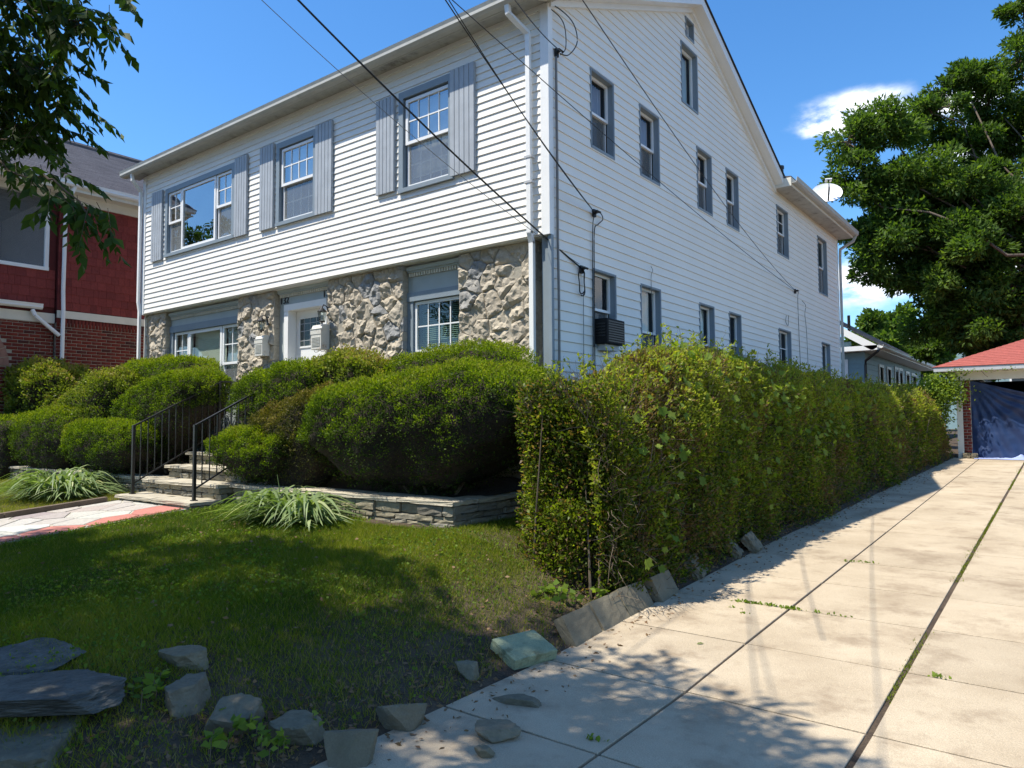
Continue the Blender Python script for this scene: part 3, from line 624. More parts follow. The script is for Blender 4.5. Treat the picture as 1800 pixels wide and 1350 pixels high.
def stone_mesh(T, poly, nb, nf, rough, seed, name, m_, parent, step=.04, gap=.008, fl=1.0, round_=.012):
    poly = shrink(poly, gap); pts = []
    for i in range(len(poly)):
        A, B = poly[i], poly[(i+1) % len(poly)]; L = math.hypot(B[0]-A[0], B[1]-A[1]); k = max(1, int(L/step))
        for j in range(k): t = j/k; pts.append((A[0]+(B[0]-A[0])*t, A[1]+(B[1]-A[1])*t))
    n = len(pts); cx = sum(p[0] for p in pts)/n; cz = sum(p[1] for p in pts)/n
    x0_, x1_ = min(p[0] for p in pts), max(p[0] for p in pts); y0_, y1_ = min(p[1] for p in pts), max(p[1] for p in pts); r = random.Random(seed); inn = []
    def edge(x, z): return min(((B[0]-A[0])*(z-A[1])-(B[1]-A[1])*(x-A[0]))/max(1e-6, math.hypot(B[0]-A[0], B[1]-A[1])) for A, B in zip(poly, poly[1:]+poly[:1]))
    sg = 1 if edge(cx, cz) > 0 else -1
    if sg < 0: poly = poly[::-1]
    z = y0_
    while z < y1_:
        x = x0_
        while x < x1_:
            q = (x+r.uniform(-.4, .4)*step, z+r.uniform(-.4, .4)*step)
            if edge(*q) > step*.35: inn.append(q)
            x += step
        z += step
    if not inn: inn = [(cx, cz)]
    V2 = [Vector(p) for p in pts+inn]; res = delaunay_2d_cdt(V2, [(i, (i+1) % n) for i in range(n)], [], 1, 1e-6)
    A = np.array([(v[0], 0, v[1]) for v in res[0]]); ed = np.array([edge(v[0], v[1]) for v in res[0]])
    Q = np.stack([A[:, 0], A[:, 2], np.full(len(A), seed*.37)], 1)
    ridge = 1-np.abs(fbm(Q, 7, 2, 2))*2
    no = (fbm(Q, 8, 2, 3)*1.1 + ridge*.3 - .2 + fbm(Q, 20, 5, 3)*.75)*rough*1.4
    tilt = (A[:, 0]-cx)*r.uniform(-.22, .22)*fl + (A[:, 2]-cz)*r.uniform(-.22, .15)*fl
    w_ = np.clip(ed/.014, 0, 1)**.7; A[:, 1] = nf-.020*(1-w_)+(no+tilt)*(.25+.75*w_)
    nv_ = len(A); bd = [k_ for k_ in range(nv_) if ed[k_] < 1e-4]
    ef = {}
    for f in res[2]:
        for a_, b_ in zip(f, list(f[1:])+[f[0]]): ef[(a_, b_)] = 1
    rim = [(a_, b_) for a_, b_ in ef if (b_, a_) not in ef]
    vs = [tuple(p) for p in A]+[(p[0], nb, p[2]) for p in A]; used = sorted({v for e in rim for v in e}); mp_ = {v: nv_+q for q, v in enumerate(used)}
    vs = vs[:nv_]+[vs[nv_+v] for v in used]
    fs = [tuple(f) for f in res[2]]+[(b_, a_, mp_[a_], mp_[b_]) for a_, b_ in rim]
    return MB(T).add(vs, fs).build(name, m_, parent)
k = 0
for pi, (a, b) in enumerate(piers):
    for cell in voronoi(a, b, .95, 3.93, .235, 1.25, .48, 100+pi):
        if min(p[1] for p in cell) < 1.3 and False: continue
        k += 1; stone_mesh(FRONT, cell, -.25, -.085+R.uniform(-.012, .010), .030, k, 'stone', M['facestone'], H, step=.036, gap=.005, fl=1)
# returns of the corner pier on the side (rough quoins)
zz = .95
while zz < 3.85:
    h_ = R.uniform(.22, .42); h_ = min(h_, 3.9-zz)
    if h_ > .08: stone_mesh(lambda u, n, z: (-.31+n, u, z), [(.15, zz), (.60, zz), (.60, zz+h_), (.15, zz+h_)], -.10, .0, .02, int(zz*100), 'stone', M['facestone'], H, step=.05, gap=.004, fl=0)
    zz += h_
m = MB(); m.box(-.15, -.002, .055, .30, ZB, ZS-.03); m.build('corner_post', M['bluegrey'], H)
# ------------------------------------------------------------------ roof, gutters
sl_f = (ZR+.10-6.90)/(YR+.45); ov = .24
m = MB(FRONT)
def rp(y, z): return (0, y, z)
m = MB(lambda u, n, z: (u, n, z))
zf = 6.99
ridge = (YR, ZR+.16)
m.add([(XL-.35, -ov, zf), (.26, -ov, zf), (.26, YR, ZR+.16), (XL-.35, YR, ZR+.16), (XL-.35, -ov, zf-.03), (.26, -ov, zf-.03), (.26, YR, ZR+.13), (XL-.35, YR, ZR+.13)],
      [(0, 1, 2, 3), (7, 6, 5, 4), (0, 4, 5, 1), (1, 5, 6, 2), (3, 7, 4, 0)])
yb, zb = YB+.05, 6.98
m.add([(XL-.35, yb, zb), (.26, yb, zb), (.26, YR+.001, ZR+.16), (XL-.35, YR+.001, ZR+.16), (XL-.35, yb, zb-.03), (.26, yb, zb-.03), (.26, YR+.001, ZR+.13), (XL-.35, YR+.001, ZR+.13)],
      [(3, 2, 1, 0), (4, 5, 6, 7), (0, 1, 5, 4), (2, 6, 5, 1), (3, 0, 4, 7)])
m.build('roof', M['roof_dark'], H)
# rake boards along the gable (white fascia then a stepped moulding)
def rake(y0, z0, y1, z1, n0, n1, th, name='rake_board', mm='gutter'):
    m = MB(SIDE); m.add([(y0, n0, z0-th), (y1, n0, z1-th), (y1, n0, z1), (y0, n0, z0), (y0, n1, z0-th), (y1, n1, z1-th), (y1, n1, z1), (y0, n1, z0)],
        [(0, 1, 2, 3), (7, 6, 5, 4), (0, 4, 5, 1), (3, 2, 6, 7), (0, 3, 7, 4), (1, 5, 6, 2)]); return m.build(name, M[mm], H)
rake(-.22, 6.955, YR, ZR+.125, .02, .235, .17, mm='trim'); rake(-.0, 6.88, YR, ZR-.04, .002, .06, .08, mm='trim')
rake(YR+.001, ZR+.125, YB+.04, 6.945, .02, .235, .17, mm='trim'); rake(YR+.001, ZR-.046, YB+.02, 6.77, .002, .06, .09, mm='trim')
m = MB(FRONT); m.box(XL+.02, -.03, -.03, .022, 6.795, 6.865); m.build('frieze_board', M['trim'], H)
m = MB(FRONT); m.box(XL-.30, .20, -.02, ov-.02, 6.862, 6.88); m.build('front_soffit', M['soffit'], H)
gp = [(.0, 0), (.085, 0), (.12, .035), (.12, .075), (.135, .12), (.128, .12), (.11, .08), (.108, .045), (.08, .012), (.01, .012), (.01, .12), (0, .12)]
m = MB(FRONT); m.box(XL-.32, .22, ov-.02, ov, 6.835, 6.955); m.build('fascia', M['gutter'], H)
m = MB(FRONT); m.prism([(ov+.001+n_, 6.84+z_) for n_, z_ in gp], XL-.36, .10); m.build('gutter', M['gutter'], H)
# rear addition: low roof and eave towards the driveway
m = MB(IDN); m.add([(.40, YB-.05, 6.96), (.40, YE+.30, 6.96), (-6.4, YE+.30, 8.1), (-6.4, YB-.05, 8.1), (.40, YB-.05, 6.92), (.40, YE+.30, 6.92), (-6.4, YE+.30, 8.06), (-6.4, YB-.05, 8.06)],
    [(0, 1, 2, 3), (7, 6, 5, 4), (0, 4, 5, 1), (1, 5, 6, 2), (2, 6, 7, 3), (3, 7, 4, 0)]); m.build('rear_roof', M['asphalt_roof'], H)
m = MB(SIDE); m.box(YB-.02, YE+.28, .0, .38, 6.765, 6.79); m.build('rear_soffit', M['soffit'], H)
m = MB(SIDE); m.box(YB-.04, YE+.29, .38, .40, 6.745, 6.92); m.box(YB-.06, YB-.04, .03, .40, 6.745, 6.93); m.build('rear_fascia', M['creamtrim'], H)
m = MB(SIDE); m.prism([(.401+n_, 6.80+z_) for n_, z_ in gp], YB-.05, YE+.30); m.build('rear_gutter', M['gutter'], H)
# downspouts
def spout(pts, name='downspout', w_=.032, mm='gutter', T=IDN):
    m = MB(T)
    for p, q in zip(pts, pts[1:]):
        p, q = Vector(p), Vector(q); d = (q-p).normalized(); a_ = d.cross(Vector((1, 0, 0)))
        if a_.length < .3: a_ = d.cross(Vector((0, 1, 0)))
        a_.normalize(); b_ = d.cross(a_); vs = []
        for e, g_ in ((p-d*.01, 1), (q+d*.01, 1)):
            for s1, s2 in ((-1, -1), (1, -1), (1, 1), (-1, 1)): v = e+a_*w_*.8*s1+b_*w_*s2; vs.append(tuple(v))
        m.add(vs, [(0, 1, 2, 3), (7, 6, 5, 4), (0, 4, 5, 1), (1, 5, 6, 2), (2, 6, 7, 3), (3, 7, 4, 0)])
    return m.build(name, M[mm], H)
sp = spout([(-.40, -.30, 6.86), (-.40, -.28, 6.74), (-.25, -.07, 6.52), (-.25, -.065, 3.98), (-.25, -.02, 3.86), (-.25, -.02, 1.2)], mm='trim'); sp['label'] = 'white downspout beside the near corner'
spout([(XL+.05, -.30, 6.86), (XL+.05, -.28, 6.72), (XL-.03, -.07, 6.54), (XL-.03, -.07, 4.2), (XL-.01, -.05, 4.0), (XL-.01, -.05, 1.1)], mm='trim')
spout([(.46, YE+.22, 6.80), (.40, YE+.20, 6.66), (.09, YE+.04, 6.44), (.08, YE+.02, 6.2), (.08, YE+.02, .9)], mm='gutter')
m = MB(); m.box(-.31, -.19, -.10, -.03, 4.92, 4.95); m.box(-.31, -.19, -.10, -.03, 4.60, 4.63); m.build('downspout_strap', M['galv'], H)
# vent pipe, dish
m = MB(); m.lathe([(.085, -.4), (.085, .2), (.10, .2), (.10, .26), (.07, .26)], -.2, 9.94, 7.38, 12); m.build('vent_pipe', M['black'], H)
# plinth
m = MB(SIDE); m.box(.02, YE, -.05, .0, .2, ZB-.002); m.build('foundation', M['block'], H)
# ------------------------------------------------------------------ retaining wall and steps
def box_stone(x0, x1, y0, y1, z0, z1, name, m_, parent, rough=.008, n=3, seed=0, T=None, cham=.12):
    """roughly squared stone: subdivided box with worn corners"""
    r = np.random.default_rng(seed); g = n+1; vs = {}; V = []; F = []
    def vid(i, j, k):
        key = (i, j, k)
        if key not in vs:
            p = np.array([i/n, j/n, k/n]); q = (p-.5)*2
            ex = sum(1 for t in q if abs(t) > .99)
            s = np.array([x1-x0, y1-y0, z1-z0]); q = q*s/2
            if ex >= 2: q = q*(1-np.array([cham*min(s)/s[0], cham*min(s)/s[1], cham*min(s)/s[2]])*(1 if ex == 3 else .6)*(np.abs(p-.5) > .49))
            q = q + r.normal(0, rough, 3); vs[key] = len(V); V.append(tuple(q+np.array([(x0+x1)/2, (y0+y1)/2, (z0+z1)/2])))
        return vs[key]
    for a in range(n):
        for b in range(n):
            F += [(vid(a, b, 0), vid(a, b+1, 0), vid(a+1, b+1, 0), vid(a+1, b, 0)), (vid(a, b, n), vid(a+1, b, n), vid(a+1, b+1, n), vid(a, b+1, n)),
                  (vid(a, 0, b), vid(a+1, 0, b), vid(a+1, 0, b+1), vid(a, 0, b+1)), (vid(a, n, b), vid(a, n, b+1), vid(a+1, n, b+1), vid(a+1, n, b)),
                  (vid(0, a, b), vid(0, a, b+1), vid(0, a+1, b+1), vid(0, a+1, b)), (vid(n, a, b), vid(n, a+1, b), vid(n, a+1, b+1), vid(n, a, b+1))]
    if T: V = [T(*p) for p in V]
    return MB().add(V, F).build(name, m_, parent)
def drystack(root, T, a, b, zb, zt, n0, seed, name='stone', dep=.14):
    r = random.Random(seed); z = zb; k = 0
    while z < zt-.02:
        h = min(r.uniform(.045, .095), zt-z)
        if zt-z-h < .03: h = zt-z
        u = a-r.uniform(0, .12)
        while u < b:
            L = r.uniform(.13, .40); u0 = max(a, u); u1 = min(b, u+L)
            if u1-u0 > .03:
                k += 1; pr = r.uniform(-.018, .018)
                box_stone(u0+.004, u1-.004, n0-dep, n0+pr, z+.003, z+h-.003, name, M['ledge'], root, .0045, 3, seed*97+k, T=T)
            u += L
        z += h
RW = empty('retaining_wall', (-1.8, -1.8, .5), 'low dry-stacked ledge stone wall with flat caps under the large round yews', 'stone wall')
drystack(RW, lambda u, n, z: (u, -1.80-n, z), -3.95, .03, .36, .775, 0, 5)
drystack(RW, lambda u, n, z: (.03+n, u, z), -1.78, .2, .36, .775, 0, 6)
x = -3.95
for L in (.95, 1.15, 1.1, .81): box_stone(x+.004, x+L-.004, -1.835, -1.45, .778, .825, 'cap_stone', M['stonecap'], RW, .003, 5, int(L*100), cham=.1); x += L
box_stone(-.30, .065, -1.44, -.5, .778, .824, 'cap_stone', M['stonecap'], RW, .003, 5, 3, cham=.1)
box_stone(-.30, .065, -.49, .4, .778, .824, 'cap_stone', M['stonecap'], RW, .003, 5, 4, cham=.1)
m = MB(); m.box(-3.94, -.08, -1.70, -1.5, .2, .77); m.build('core', M['mortar'], RW)
LW = empty('retaining_wall', (-9, -1.8, .5), 'low ledge stone wall left of the front steps, half hidden by long leaves', 'stone wall')
drystack(LW, lambda u, n, z: (u, -1.80-n, z), -13.3, -6.08, .30, .775, 0, 9)
x = -13.3
while x < -6.1: L = min(R.uniform(.9, 1.2), -6.08-x); box_stone(x+.004, x+L-.004, -1.835, -1.45, .778, .825, 'cap_stone', M['stonecap'], LW, .003, 4, abs(int(x*100)), cham=.1); x += L
STP = empty('front_steps', (-5, -2.2, .5), 'grey stone front steps between two black iron railings', 'steps')
lev = [(-2.34, .62), (-1.95, .82), (-1.62, 1.01), (-1.29, 1.20), (-.96, 1.39)]
for i, (y, z) in enumerate(lev):
    yn = lev[i+1][0] if i < 4 else -.16
    x0, x1 = (-6.06, -3.98)
    zp = lev[i-1][1] if i else .34
    box_stone(x0, -5.0, y-.03, yn+.05, z-.05, z, 'tread', M['stonecap'], STP, .003, 6, i+40, cham=.12)
    box_stone(-4.992, x1, y-.03, yn+.05, z-.05, z, 'tread', M['stonecap'], STP, .003, 6, i+50, cham=.12)
    drystack(STP, lambda u, n, zz, y=y: (u, y+.02-n, zz), x0+.03, x1-.03, zp, z-.052, 0, 60+i, 'riser_stone', .12)
    drystack(STP, lambda u, n, zz: (x1-.02+n, u, zz), y+.03, (yn if i < 4 else -.2), .34 if i == 0 else .7, z-.052, 0, 80+i, 'riser_stone', .12)
m = MB()
for i, (y, z) in enumerate(lev): m.box(-6.0, -4.14, y+.13, -.2+.001*i, .2, z-.056-.001*i)
m.build('core', M['mortar'], STP)
# railings -------------------------------------------------
def railing(x, label):
    rt = empty('iron_railing', (x, -2.2, .62), label, 'railing')
    yb, zb0 = -2.20, .62; yt, zt = -.86, 1.39; hr = .97
    sl_ = (zt-zb0)/(yt-yb)*.96
    m = MB(); m.box(x-.019, x+.019, yb-.019, yb+.019, zb0, zb0+hr+.03); m.box(x-.035, x+.035, yb-.035, yb+.035, zb0, zb0+.012); m.build('post', M['black'], rt)
    m = MB(); m.box(x-.019, x+.019, yt-.019, yt+.019, zt, zt+hr-.03); m.build('post', M['black'], rt)
    m = MB(); m.box(x-.016, x+.016, -.25, -.22, zt, zt+hr-.05); m.build('post', M['black'], rt)
    def bar(y0, z0, y1, z1, h, w_, name):
        m = MB(); m.add([(x-w_, y0, z0-h), (x+w_, y0, z0-h), (x+w_, y1, z1-h), (x-w_, y1, z1-h), (x-w_, y0, z0), (x+w_, y0, z0), (x+w_, y1, z1), (x-w_, y1, z1)],
            [(0, 3, 2, 1), (4, 5, 6, 7), (0, 1, 5, 4), (1, 2, 6, 5), (2, 3, 7, 6), (3, 0, 4, 7)]); m.build(name, M['black'], rt)
    bar(yb-.02, zb0+hr+.02, yt+.02, zt+hr-.03, .022, .022, 'handrail'); bar(yt+.02, zt+hr-.03, -.22, zt+hr-.035, .022, .022, 'handrail')
    bar(yb, zb0+.16, yt, zt+.13, .02, .012, 'bottom_rail'); bar(yt, zt+.13, -.22, zt+.13, .02, .012, 'bottom_rail')
    y = yb+.105
    while y < yt-.03:
        t = (y-yb)/(yt-yb); m = MB(); m.box(x-.006, x+.006, y-.006, y+.006, zb0+.15+t*(zt-zb0-.03), zb0+hr+t*(zt-zb0-.055)); m.build('baluster', M['black'], rt); y += .105
    y = yt+.1
    while y < -.27: m = MB(); m.box(x-.006, x+.006, y-.006, y+.006, zt+.12, zt+hr-.05); m.build('baluster', M['black'], rt); y += .105
railing(-5.88, 'left black iron stair railing, beside the broad sloping yew')
railing(-4.18, 'right black iron stair railing, its upper end buried in a yew')
# ------------------------------------------------------------------ flagstone path
PA = empty('path', kind='structure')
for k, cell in enumerate(voronoi(-5.95, -4.10, -6.3, -2.36, .42, 1.25, .4, 31)):
    g_ = shrink(cell, .012); cx = sum(p[0] for p in g_)/len(g_); cy = sum(p[1] for p in g_)/len(g_); zz = .51+.08*(cy+2.2)+.045+R.uniform(-.003, .004)
    n_ = len(g_); mm = M['flagred'] if (cx > -4.42 or k % 11 == 4) else M['flag']
    sl2 = .08
    vs = [(x, y, zz-.03+sl2*(y-cy)) for x, y in g_]+[(x, y, zz-.004+sl2*(y-cy)) for x, y in g_]+[(cx+(x-cx)*.985, cy+(y-cy)*.985, zz+sl2*(y-cy)) for x, y in g_]
    m = MB(); m.add(vs, [(i+n_*q, (i+1) % n_+n_*q, (i+1) % n_+n_*(q+1), i+n_*(q+1)) for q in (0, 1) for i in range(n_)]+[tuple(range(2*n_, 3*n_))]); m.build('flagstone', mm, PA)
m = MB(); m.add([(-5.97, -6.35, .135+.075), (-4.07, -6.35, .135+.075), (-4.07, -2.3, .51+.03), (-5.97, -2.3, .51+.03), (-5.97, -6.35, 0), (-4.07, -6.35, 0), (-4.07, -2.3, .3), (-5.97, -2.3, .3)], [(0, 1, 2, 3), (0, 4, 5, 1), (1, 5, 6, 2), (3, 7, 4, 0)]); m.build('mortar_bed', M['pathmortar'], PA)
M['be'] = mat('brown_edging', (.13, .095, .065), .9, .2, 6, .4, 50)
y = -6.3
while y < -2.5:
    z0 = .51+.08*(y+2.2); L = 1.27; z1 = .51+.08*(y+L+2.2)
    m = MB(); a_, b_ = -6.07, -5.975; y1 = y+L-.01
    m.add([(a_, y, z0-.1), (b_, y, z0-.1), (b_, y1, z1-.1), (a_, y1, z1-.1), (a_, y, z0+.11), (b_, y, z0+.11), (b_, y1, z1+.11), (a_, y1, z1+.11)], [(0, 3, 2, 1), (4, 5, 6, 7), (0, 1, 5, 4), (1, 2, 6, 5), (2, 3, 7, 6), (3, 0, 4, 7)])
    m.build('edging_board', M['be'], PA, bevel=.006); y += L
# ------------------------------------------------------------------ rocks and blocks
def rotz(a, cx, cy, tilt=0, tax=0):
    ca, sa = math.cos(a), math.sin(a); ct, st = math.cos(tilt), math.sin(tilt); c2, s2 = math.cos(tax), math.sin(tax)
    def T(x, y, z):
        y, z = y*ct-z*st, y*st+z*ct; x, z = x*c2-z*s2, x*s2+z*c2
        return (cx+x*ca-y*sa, cy+x*sa+y*ca, z)
    return T
def block(x, y, L, Wd, H_, ang, tilt, label, mm='block', z=None, seed=1, roll=0, rough=.0012, sink=.25, name='edging_block', cat='concrete block', group=None, n=7):
    z0 = float(gz(x, y)) if z is None else z; T0 = rotz(ang, x, y, tilt, roll)
    T = lambda a_, b_, c_: (lambda q: (q[0], q[1], q[2]+z0+H_*(.5-sink)))(T0(a_, b_, c_))
    o = box_stone(-L/2, L/2, -Wd/2, Wd/2, -H_/2, H_/2, name, M[mm], None, rough, n, seed, T=T, cham=.06)
    return tag(o, label, cat, group)
A90 = math.radians(90)
block(1.98, -3.24, .37, .27, .075, A90-.25, .30, 'pale green painted flat block on the soil beside the driveway', 'greenblock', z=.045, seed=3, roll=.0, sink=.1)
eb = [(2.03, -2.62, .40, .55, 0.03, 'first concrete edging block of the leaning row, next to the green block'), (2.02, -2.19, .42, .58, .0, 'second edging block of the leaning row, scratched mark on its face'),
      (2.02, -1.76, .42, .55, -.02, 'third edging block of the leaning row, under the hedge end'), (2.05, -1.27, .40, .5, .05, 'fourth leaning edging block, last before the soil gap')]
for i, (x, y, L, t, a_, lb) in enumerate(eb): block(x, y, L, .09, .245, A90+a_, -t, lb, seed=10+i, sink=.22, z=float(dz(y))+.0)
eb2 = [(2.0, -.42, .34, .7, .25, 'dark broken edging block lying alone at the hedge foot'), (1.98, .62, .30, .75, .3, 'left of two tipped edging blocks farther along the hedge foot'), (2.06, 1.02, .32, .7, .15, 'right of two tipped edging blocks farther along the hedge foot')]
for i, (x, y, L, t, a_, lb) in enumerate(eb2): block(x, y, L, .09, .22, A90+a_, -t, lb, seed=20+i, sink=.2, rough=.006, z=float(dz(y))+.02)
def rock(x, y, sx, sy, sz, ang, label, z=None, mm='rock', seed=0, tilt=0, roll=0, name='rock', cat='rock', rough=.07, pw=5, sink=.3, sub=3, flat=False):
    me = bpy.data.meshes.new(name); bm = bmesh.new(); bmesh.ops.create_icosphere(bm, subdivisions=sub+1, radius=1)
    P = np.array([v.co[:] for v in bm.verts]); d = P/np.linalg.norm(P, axis=1)[:, None]
    r = random.Random(seed); planes = []
    for i in range(9 if not flat else 6):
        a_ = 2*PI*(i+r.uniform(-.28, .28))/(6 if flat else 5); v = np.array([math.cos(a_), math.sin(a_), r.uniform(-.3, .3) if flat else r.uniform(-1, 1)]); v /= np.linalg.norm(v); planes.append((v, r.uniform(.62, .86)))
    planes += [(np.array([0, 0, 1.]), .62), (np.array([0, 0, -1.]), .8)]
    t = np.full(len(d), 1.35)
    for v, o_ in planes:
        c = d@v; t = np.where(c > .05, np.minimum(t, o_/np.maximum(c, .05)), t)
    P = d*t[:, None]; P += d*(fbm(P+seed*3.1, 2.2, seed, 3)*rough*.8+fbm(P+seed, 8, 3, 2)*rough*.5)[:, None]
    P *= np.array([sx, sy, sz])/1.7
    z0 = float(gz(x, y)) if z is None else z; T = rotz(ang, x, y, tilt, roll)
    for v, p in zip(bm.verts, P): q = T(*p); v.co = (q[0], q[1], q[2]+z0+sz*(.5-sink))
    bm.to_mesh(me); bm.free(); me.materials.append(M[mm]); o = link(name, me); return tag(o, label, cat)
rock(.86, -5.02, .27, .20, .13, .3, 'grey angular rock farthest up the row at the lawn edge', seed=1, flat=True)
rock(1.22, -5.20, .20, .28, .18, .5, 'greenish grey upright rock, second in the row from the slate pile', seed=2, flat=True)
rock(1.55, -5.12, .28, .22, .20, .8, 'flat-faced brown grey rock with weeds at its foot, third in the row', seed=3, tilt=.5, flat=True)
rock(1.83, -4.98, .27, .22, .16, .2, 'flat-topped grey rock with a sunlit edge, fourth in the row', seed=5, flat=True)
rock(2.18, -4.92, .26, .13, .24, .75, 'smooth tan slab standing on edge at the driveway corner', seed=7, mm='block', tilt=-.3, flat=True, rough=.03)
rock(2.10, -4.47, .25, .16, .18, .85, 'pale grey rock with two dark hollows', seed=9, mm='block', tilt=-.4)
rock(1.93, -3.77, .13, .11, .14, .4, 'small round stone standing in the thin grass', seed=11)
rock(2.40, -3.86, .26, .12, .07, .3, 'dark flat stone flush with the driveway edge', seed=12)
rock(2.56, -4.28, .22, .16, .10, -.3, 'broken grey stone lying on the concrete at the lawn corner', seed=14)
rock(2.67, -4.49, .08, .075, .08, .2, 'fist-sized stone beside the broken grey stone', seed=15)
# slate pile
pile = [(.82, -5.80, .80, .52, .12, .55, .27, 'large dark slate slab on top of the rock pile, silvery in the light', 21), (.16, -5.66, .85, .62, .11, .2, .25, 'wide dark slate slab behind the silvery one', 22), (-.75, -5.35, .45, .4, .12, .1, .22, 'small slate piece at the far left of the rock pile', 23),
        (1.0, -5.93, .75, .5, .26, .6, .08, 'brown blocky rock under the silvery slate slab', 24), (.35, -6.0, .7, .5, .24, .1, .06, 'dark rock low in the pile at the left', 25), (.75, -6.15, .4, .3, .18, .5, -.02, 'small dark rock at the front foot of the pile', 26)]
for x, y, sx, sy, sz, a_, z0, lb, sd in pile: rock(x, y, sx, sy, sz, a_, lb, z=z0, mm='slate' if sd < 24 else 'rock', seed=sd, flat=True, sink=.5, rough=.05, sub=4 if sd < 24 else 3, tilt=.06*(-1)**sd)
# ------------------------------------------------------------------ mailboxes, lanterns, air conditioner, dish
def mailbox(u, z, label, sc=1.0, n0=-.10):
    rt = empty('mailbox', (u, -n0, z), label, 'mailbox', None)
    w_, h_, d_ = .23*sc, .36*sc, .15*sc
    pr = [(n0, z), (n0+d_, z), (n0+d_, z+h_*.78), (n0+d_*.8, z+h_*.97), (n0+d_*.55, z+h_), (n0, z+h_)]
    m = MB(FRONT); m.prism(pr, u, u+w_); m.build('body', M['mailbox'], rt, bevel=.005)
    m = MB(FRONT); m.box(u-.006, u+w_+.006, n0+d_, n0+d_+.006, z+h_*.60, z+h_*.80); m.box(u-.008, u+w_+.008, n0, n0+d_*1.08, z+h_*.80, z+h_*.815); m.build('lid', M['mailbox'], rt)
    m = MB(FRONT)
    for i in range(7): m.box(u+.03, u+w_-.03, n0+d_+.001, n0+d_+.007, z+.05+i*.022, z+.060+i*.022)
    m.build('slot_lines', M['soffit'], rt)
    m = MB(FRONT)
    for e in (u+.05, u+w_-.05): m.tube([(e, n0+.03, z), (e, n0+.08, z-.03), (e, n0+.12, z-.035), (e, n0+.14, z-.01)], .004, 5)
    m.build('hook', M['brass'], rt)
mailbox(-6.17, 2.80, 'cream rust-edged mailbox on the stone pier left of the front door')
mailbox(-4.56, 2.80, 'cream rust-edged mailbox right of the front door, partly over its frame', 1.12, n0=-.08)
def lantern(u, z, label, n0=-.10):
    rt = empty('wall_lantern', (u, -n0, z), label, 'wall lamp')
    m = MB(FRONT); m.lathe([(.045, 0), (.045, .012)], u, n0, z+.2, 10) if False else m.box(u-.035, u+.035, n0, n0+.02, z+.10, z+.25); m.build('back_plate', M['black'], rt)
    m = MB(FRONT); m.tube([(u, n0+.02, z+.16), (u, n0+.05, z+.25), (u, n0+.11, z+.27), (u, n0+.14, z+.22)], .009, 6); m.build('arm', M['black'], rt)
    c = n0+.14
    m = MB(FRONT); m.lathe([(.005, .235), (.012, .225), (.035, .20), (.072, .165), (.076, .155), (.06, .15)], u, c, z, 12); m.build('cap', M['black'], rt)
    m = MB(FRONT)
    for k in range(6): a_ = k*PI/3; m.tube([(u+.045*math.cos(a_), c+.045*math.sin(a_), z), (u+.065*math.cos(a_), c+.065*math.sin(a_), z+.155)], .004, 4)
    m.lathe([(.045, -.012), (.05, 0), (.045, .01)], u, c, z, 12); m.lathe([(.004, -.045), (.02, -.03), (.01, -.012)], u, c, z, 8); m.build('cage', M['black'], rt)
    m = MB(FRONT); m.lathe([(.042, .005), (.061, .15)], u, c, z, 12); m.build('glass', M['glass_side'], rt)
    m = MB(FRONT); m.lathe([(.008, .02), (.022, .06), (.02, .09), (.006, .11)], u, c, z, 10); m.build('bulb', M['blindw'], rt)
lantern(-5.99, 3.24, 'black wall lantern on the stone pier above the left mailbox')
lantern(-4.33, 3.24, 'black wall lantern right of the front door above the right mailbox', n0=-.09)
rt = empty('air_conditioner', (.1, 1.3, 2.7), 'dark window air conditioner sticking out under the nearest downstairs side window', 'air conditioner')
m = MB(SIDE); m.box(1.04, 1.52, -.05, .20, 2.66, 3.00); m.build('casing', M['ac'], rt, bevel=.012)
m = MB(SIDE)
for i in range(9): m.box(1.07, 1.49, .201, .205, 2.69+i*.033, 2.705+i*.033)
o = m.build('rear_fins', M['black'], rt); o['kind'] = 'stuff'
m = MB(SIDE)
for i in range(5): m.box(1.034, 1.0395, .03, .17, 2.76+i*.04, 2.778+i*.04)
o = m.build('side_louvres', M['black'], rt); o['kind'] = 'stuff'
m = MB(SIDE); m.box(1.10, 1.45, .0, .14, 2.58, 2.66); m.build('support_bracket', M['galv'], rt)
rt = empty('air_conditioner', (.1, 6.2, 2.5), 'pale grey air conditioner low in a downstairs side window, just above the hedge', 'air conditioner')
m = MB(SIDE); m.box(5.96, 6.47, -.03, .28, 2.52, 2.86); m.build('casing', M['galv'], rt, bevel=.012)
dz0 = (-.25, 12.1, 7.0)
# dish on the rear roof
rt = empty('satellite_dish', (-.05, 12.9, 7.0), 'white oval satellite dish on the rear roof edge', 'satellite dish')
P0 = Vector((.12, 12.75, 7.02)); P1 = Vector((.16, 12.70, 7.46))
m = MB(); m.tube([P0, P0+Vector((0, 0, .18)), P1], .022, 8); m.box(P0.x-.08, P0.x+.08, P0.y-.08, P0.y+.08, 6.98, 7.03); m.build('mast', M['galv'], rt)
dn = Vector((.35, -.80, .45)).normalized(); rt_ = dn.cross(Vector((0, 0, 1))).normalized(); up_ = rt_.cross(dn); cD = P1+Vector((0, 0, .14))
m = MB(); vs = []; k = 24; rings = (0.02, .12, .22, .32, .36)
for r_ in rings:
    for j in range(k):
        a_ = 2*PI*j/k; q = cD+rt_*(r_*1.05*math.cos(a_))+up_*(r_*.90*math.sin(a_))+dn*(r_*r_*.55); vs.append(tuple(q))
n_ = len(vs); vs += [tuple(Vector(v)-dn*.012) for v in vs]
fs = [(i*k+j, i*k+(j+1) % k, (i+1)*k+(j+1) % k, (i+1)*k+j) for i in range(len(rings)-1) for j in range(k)]
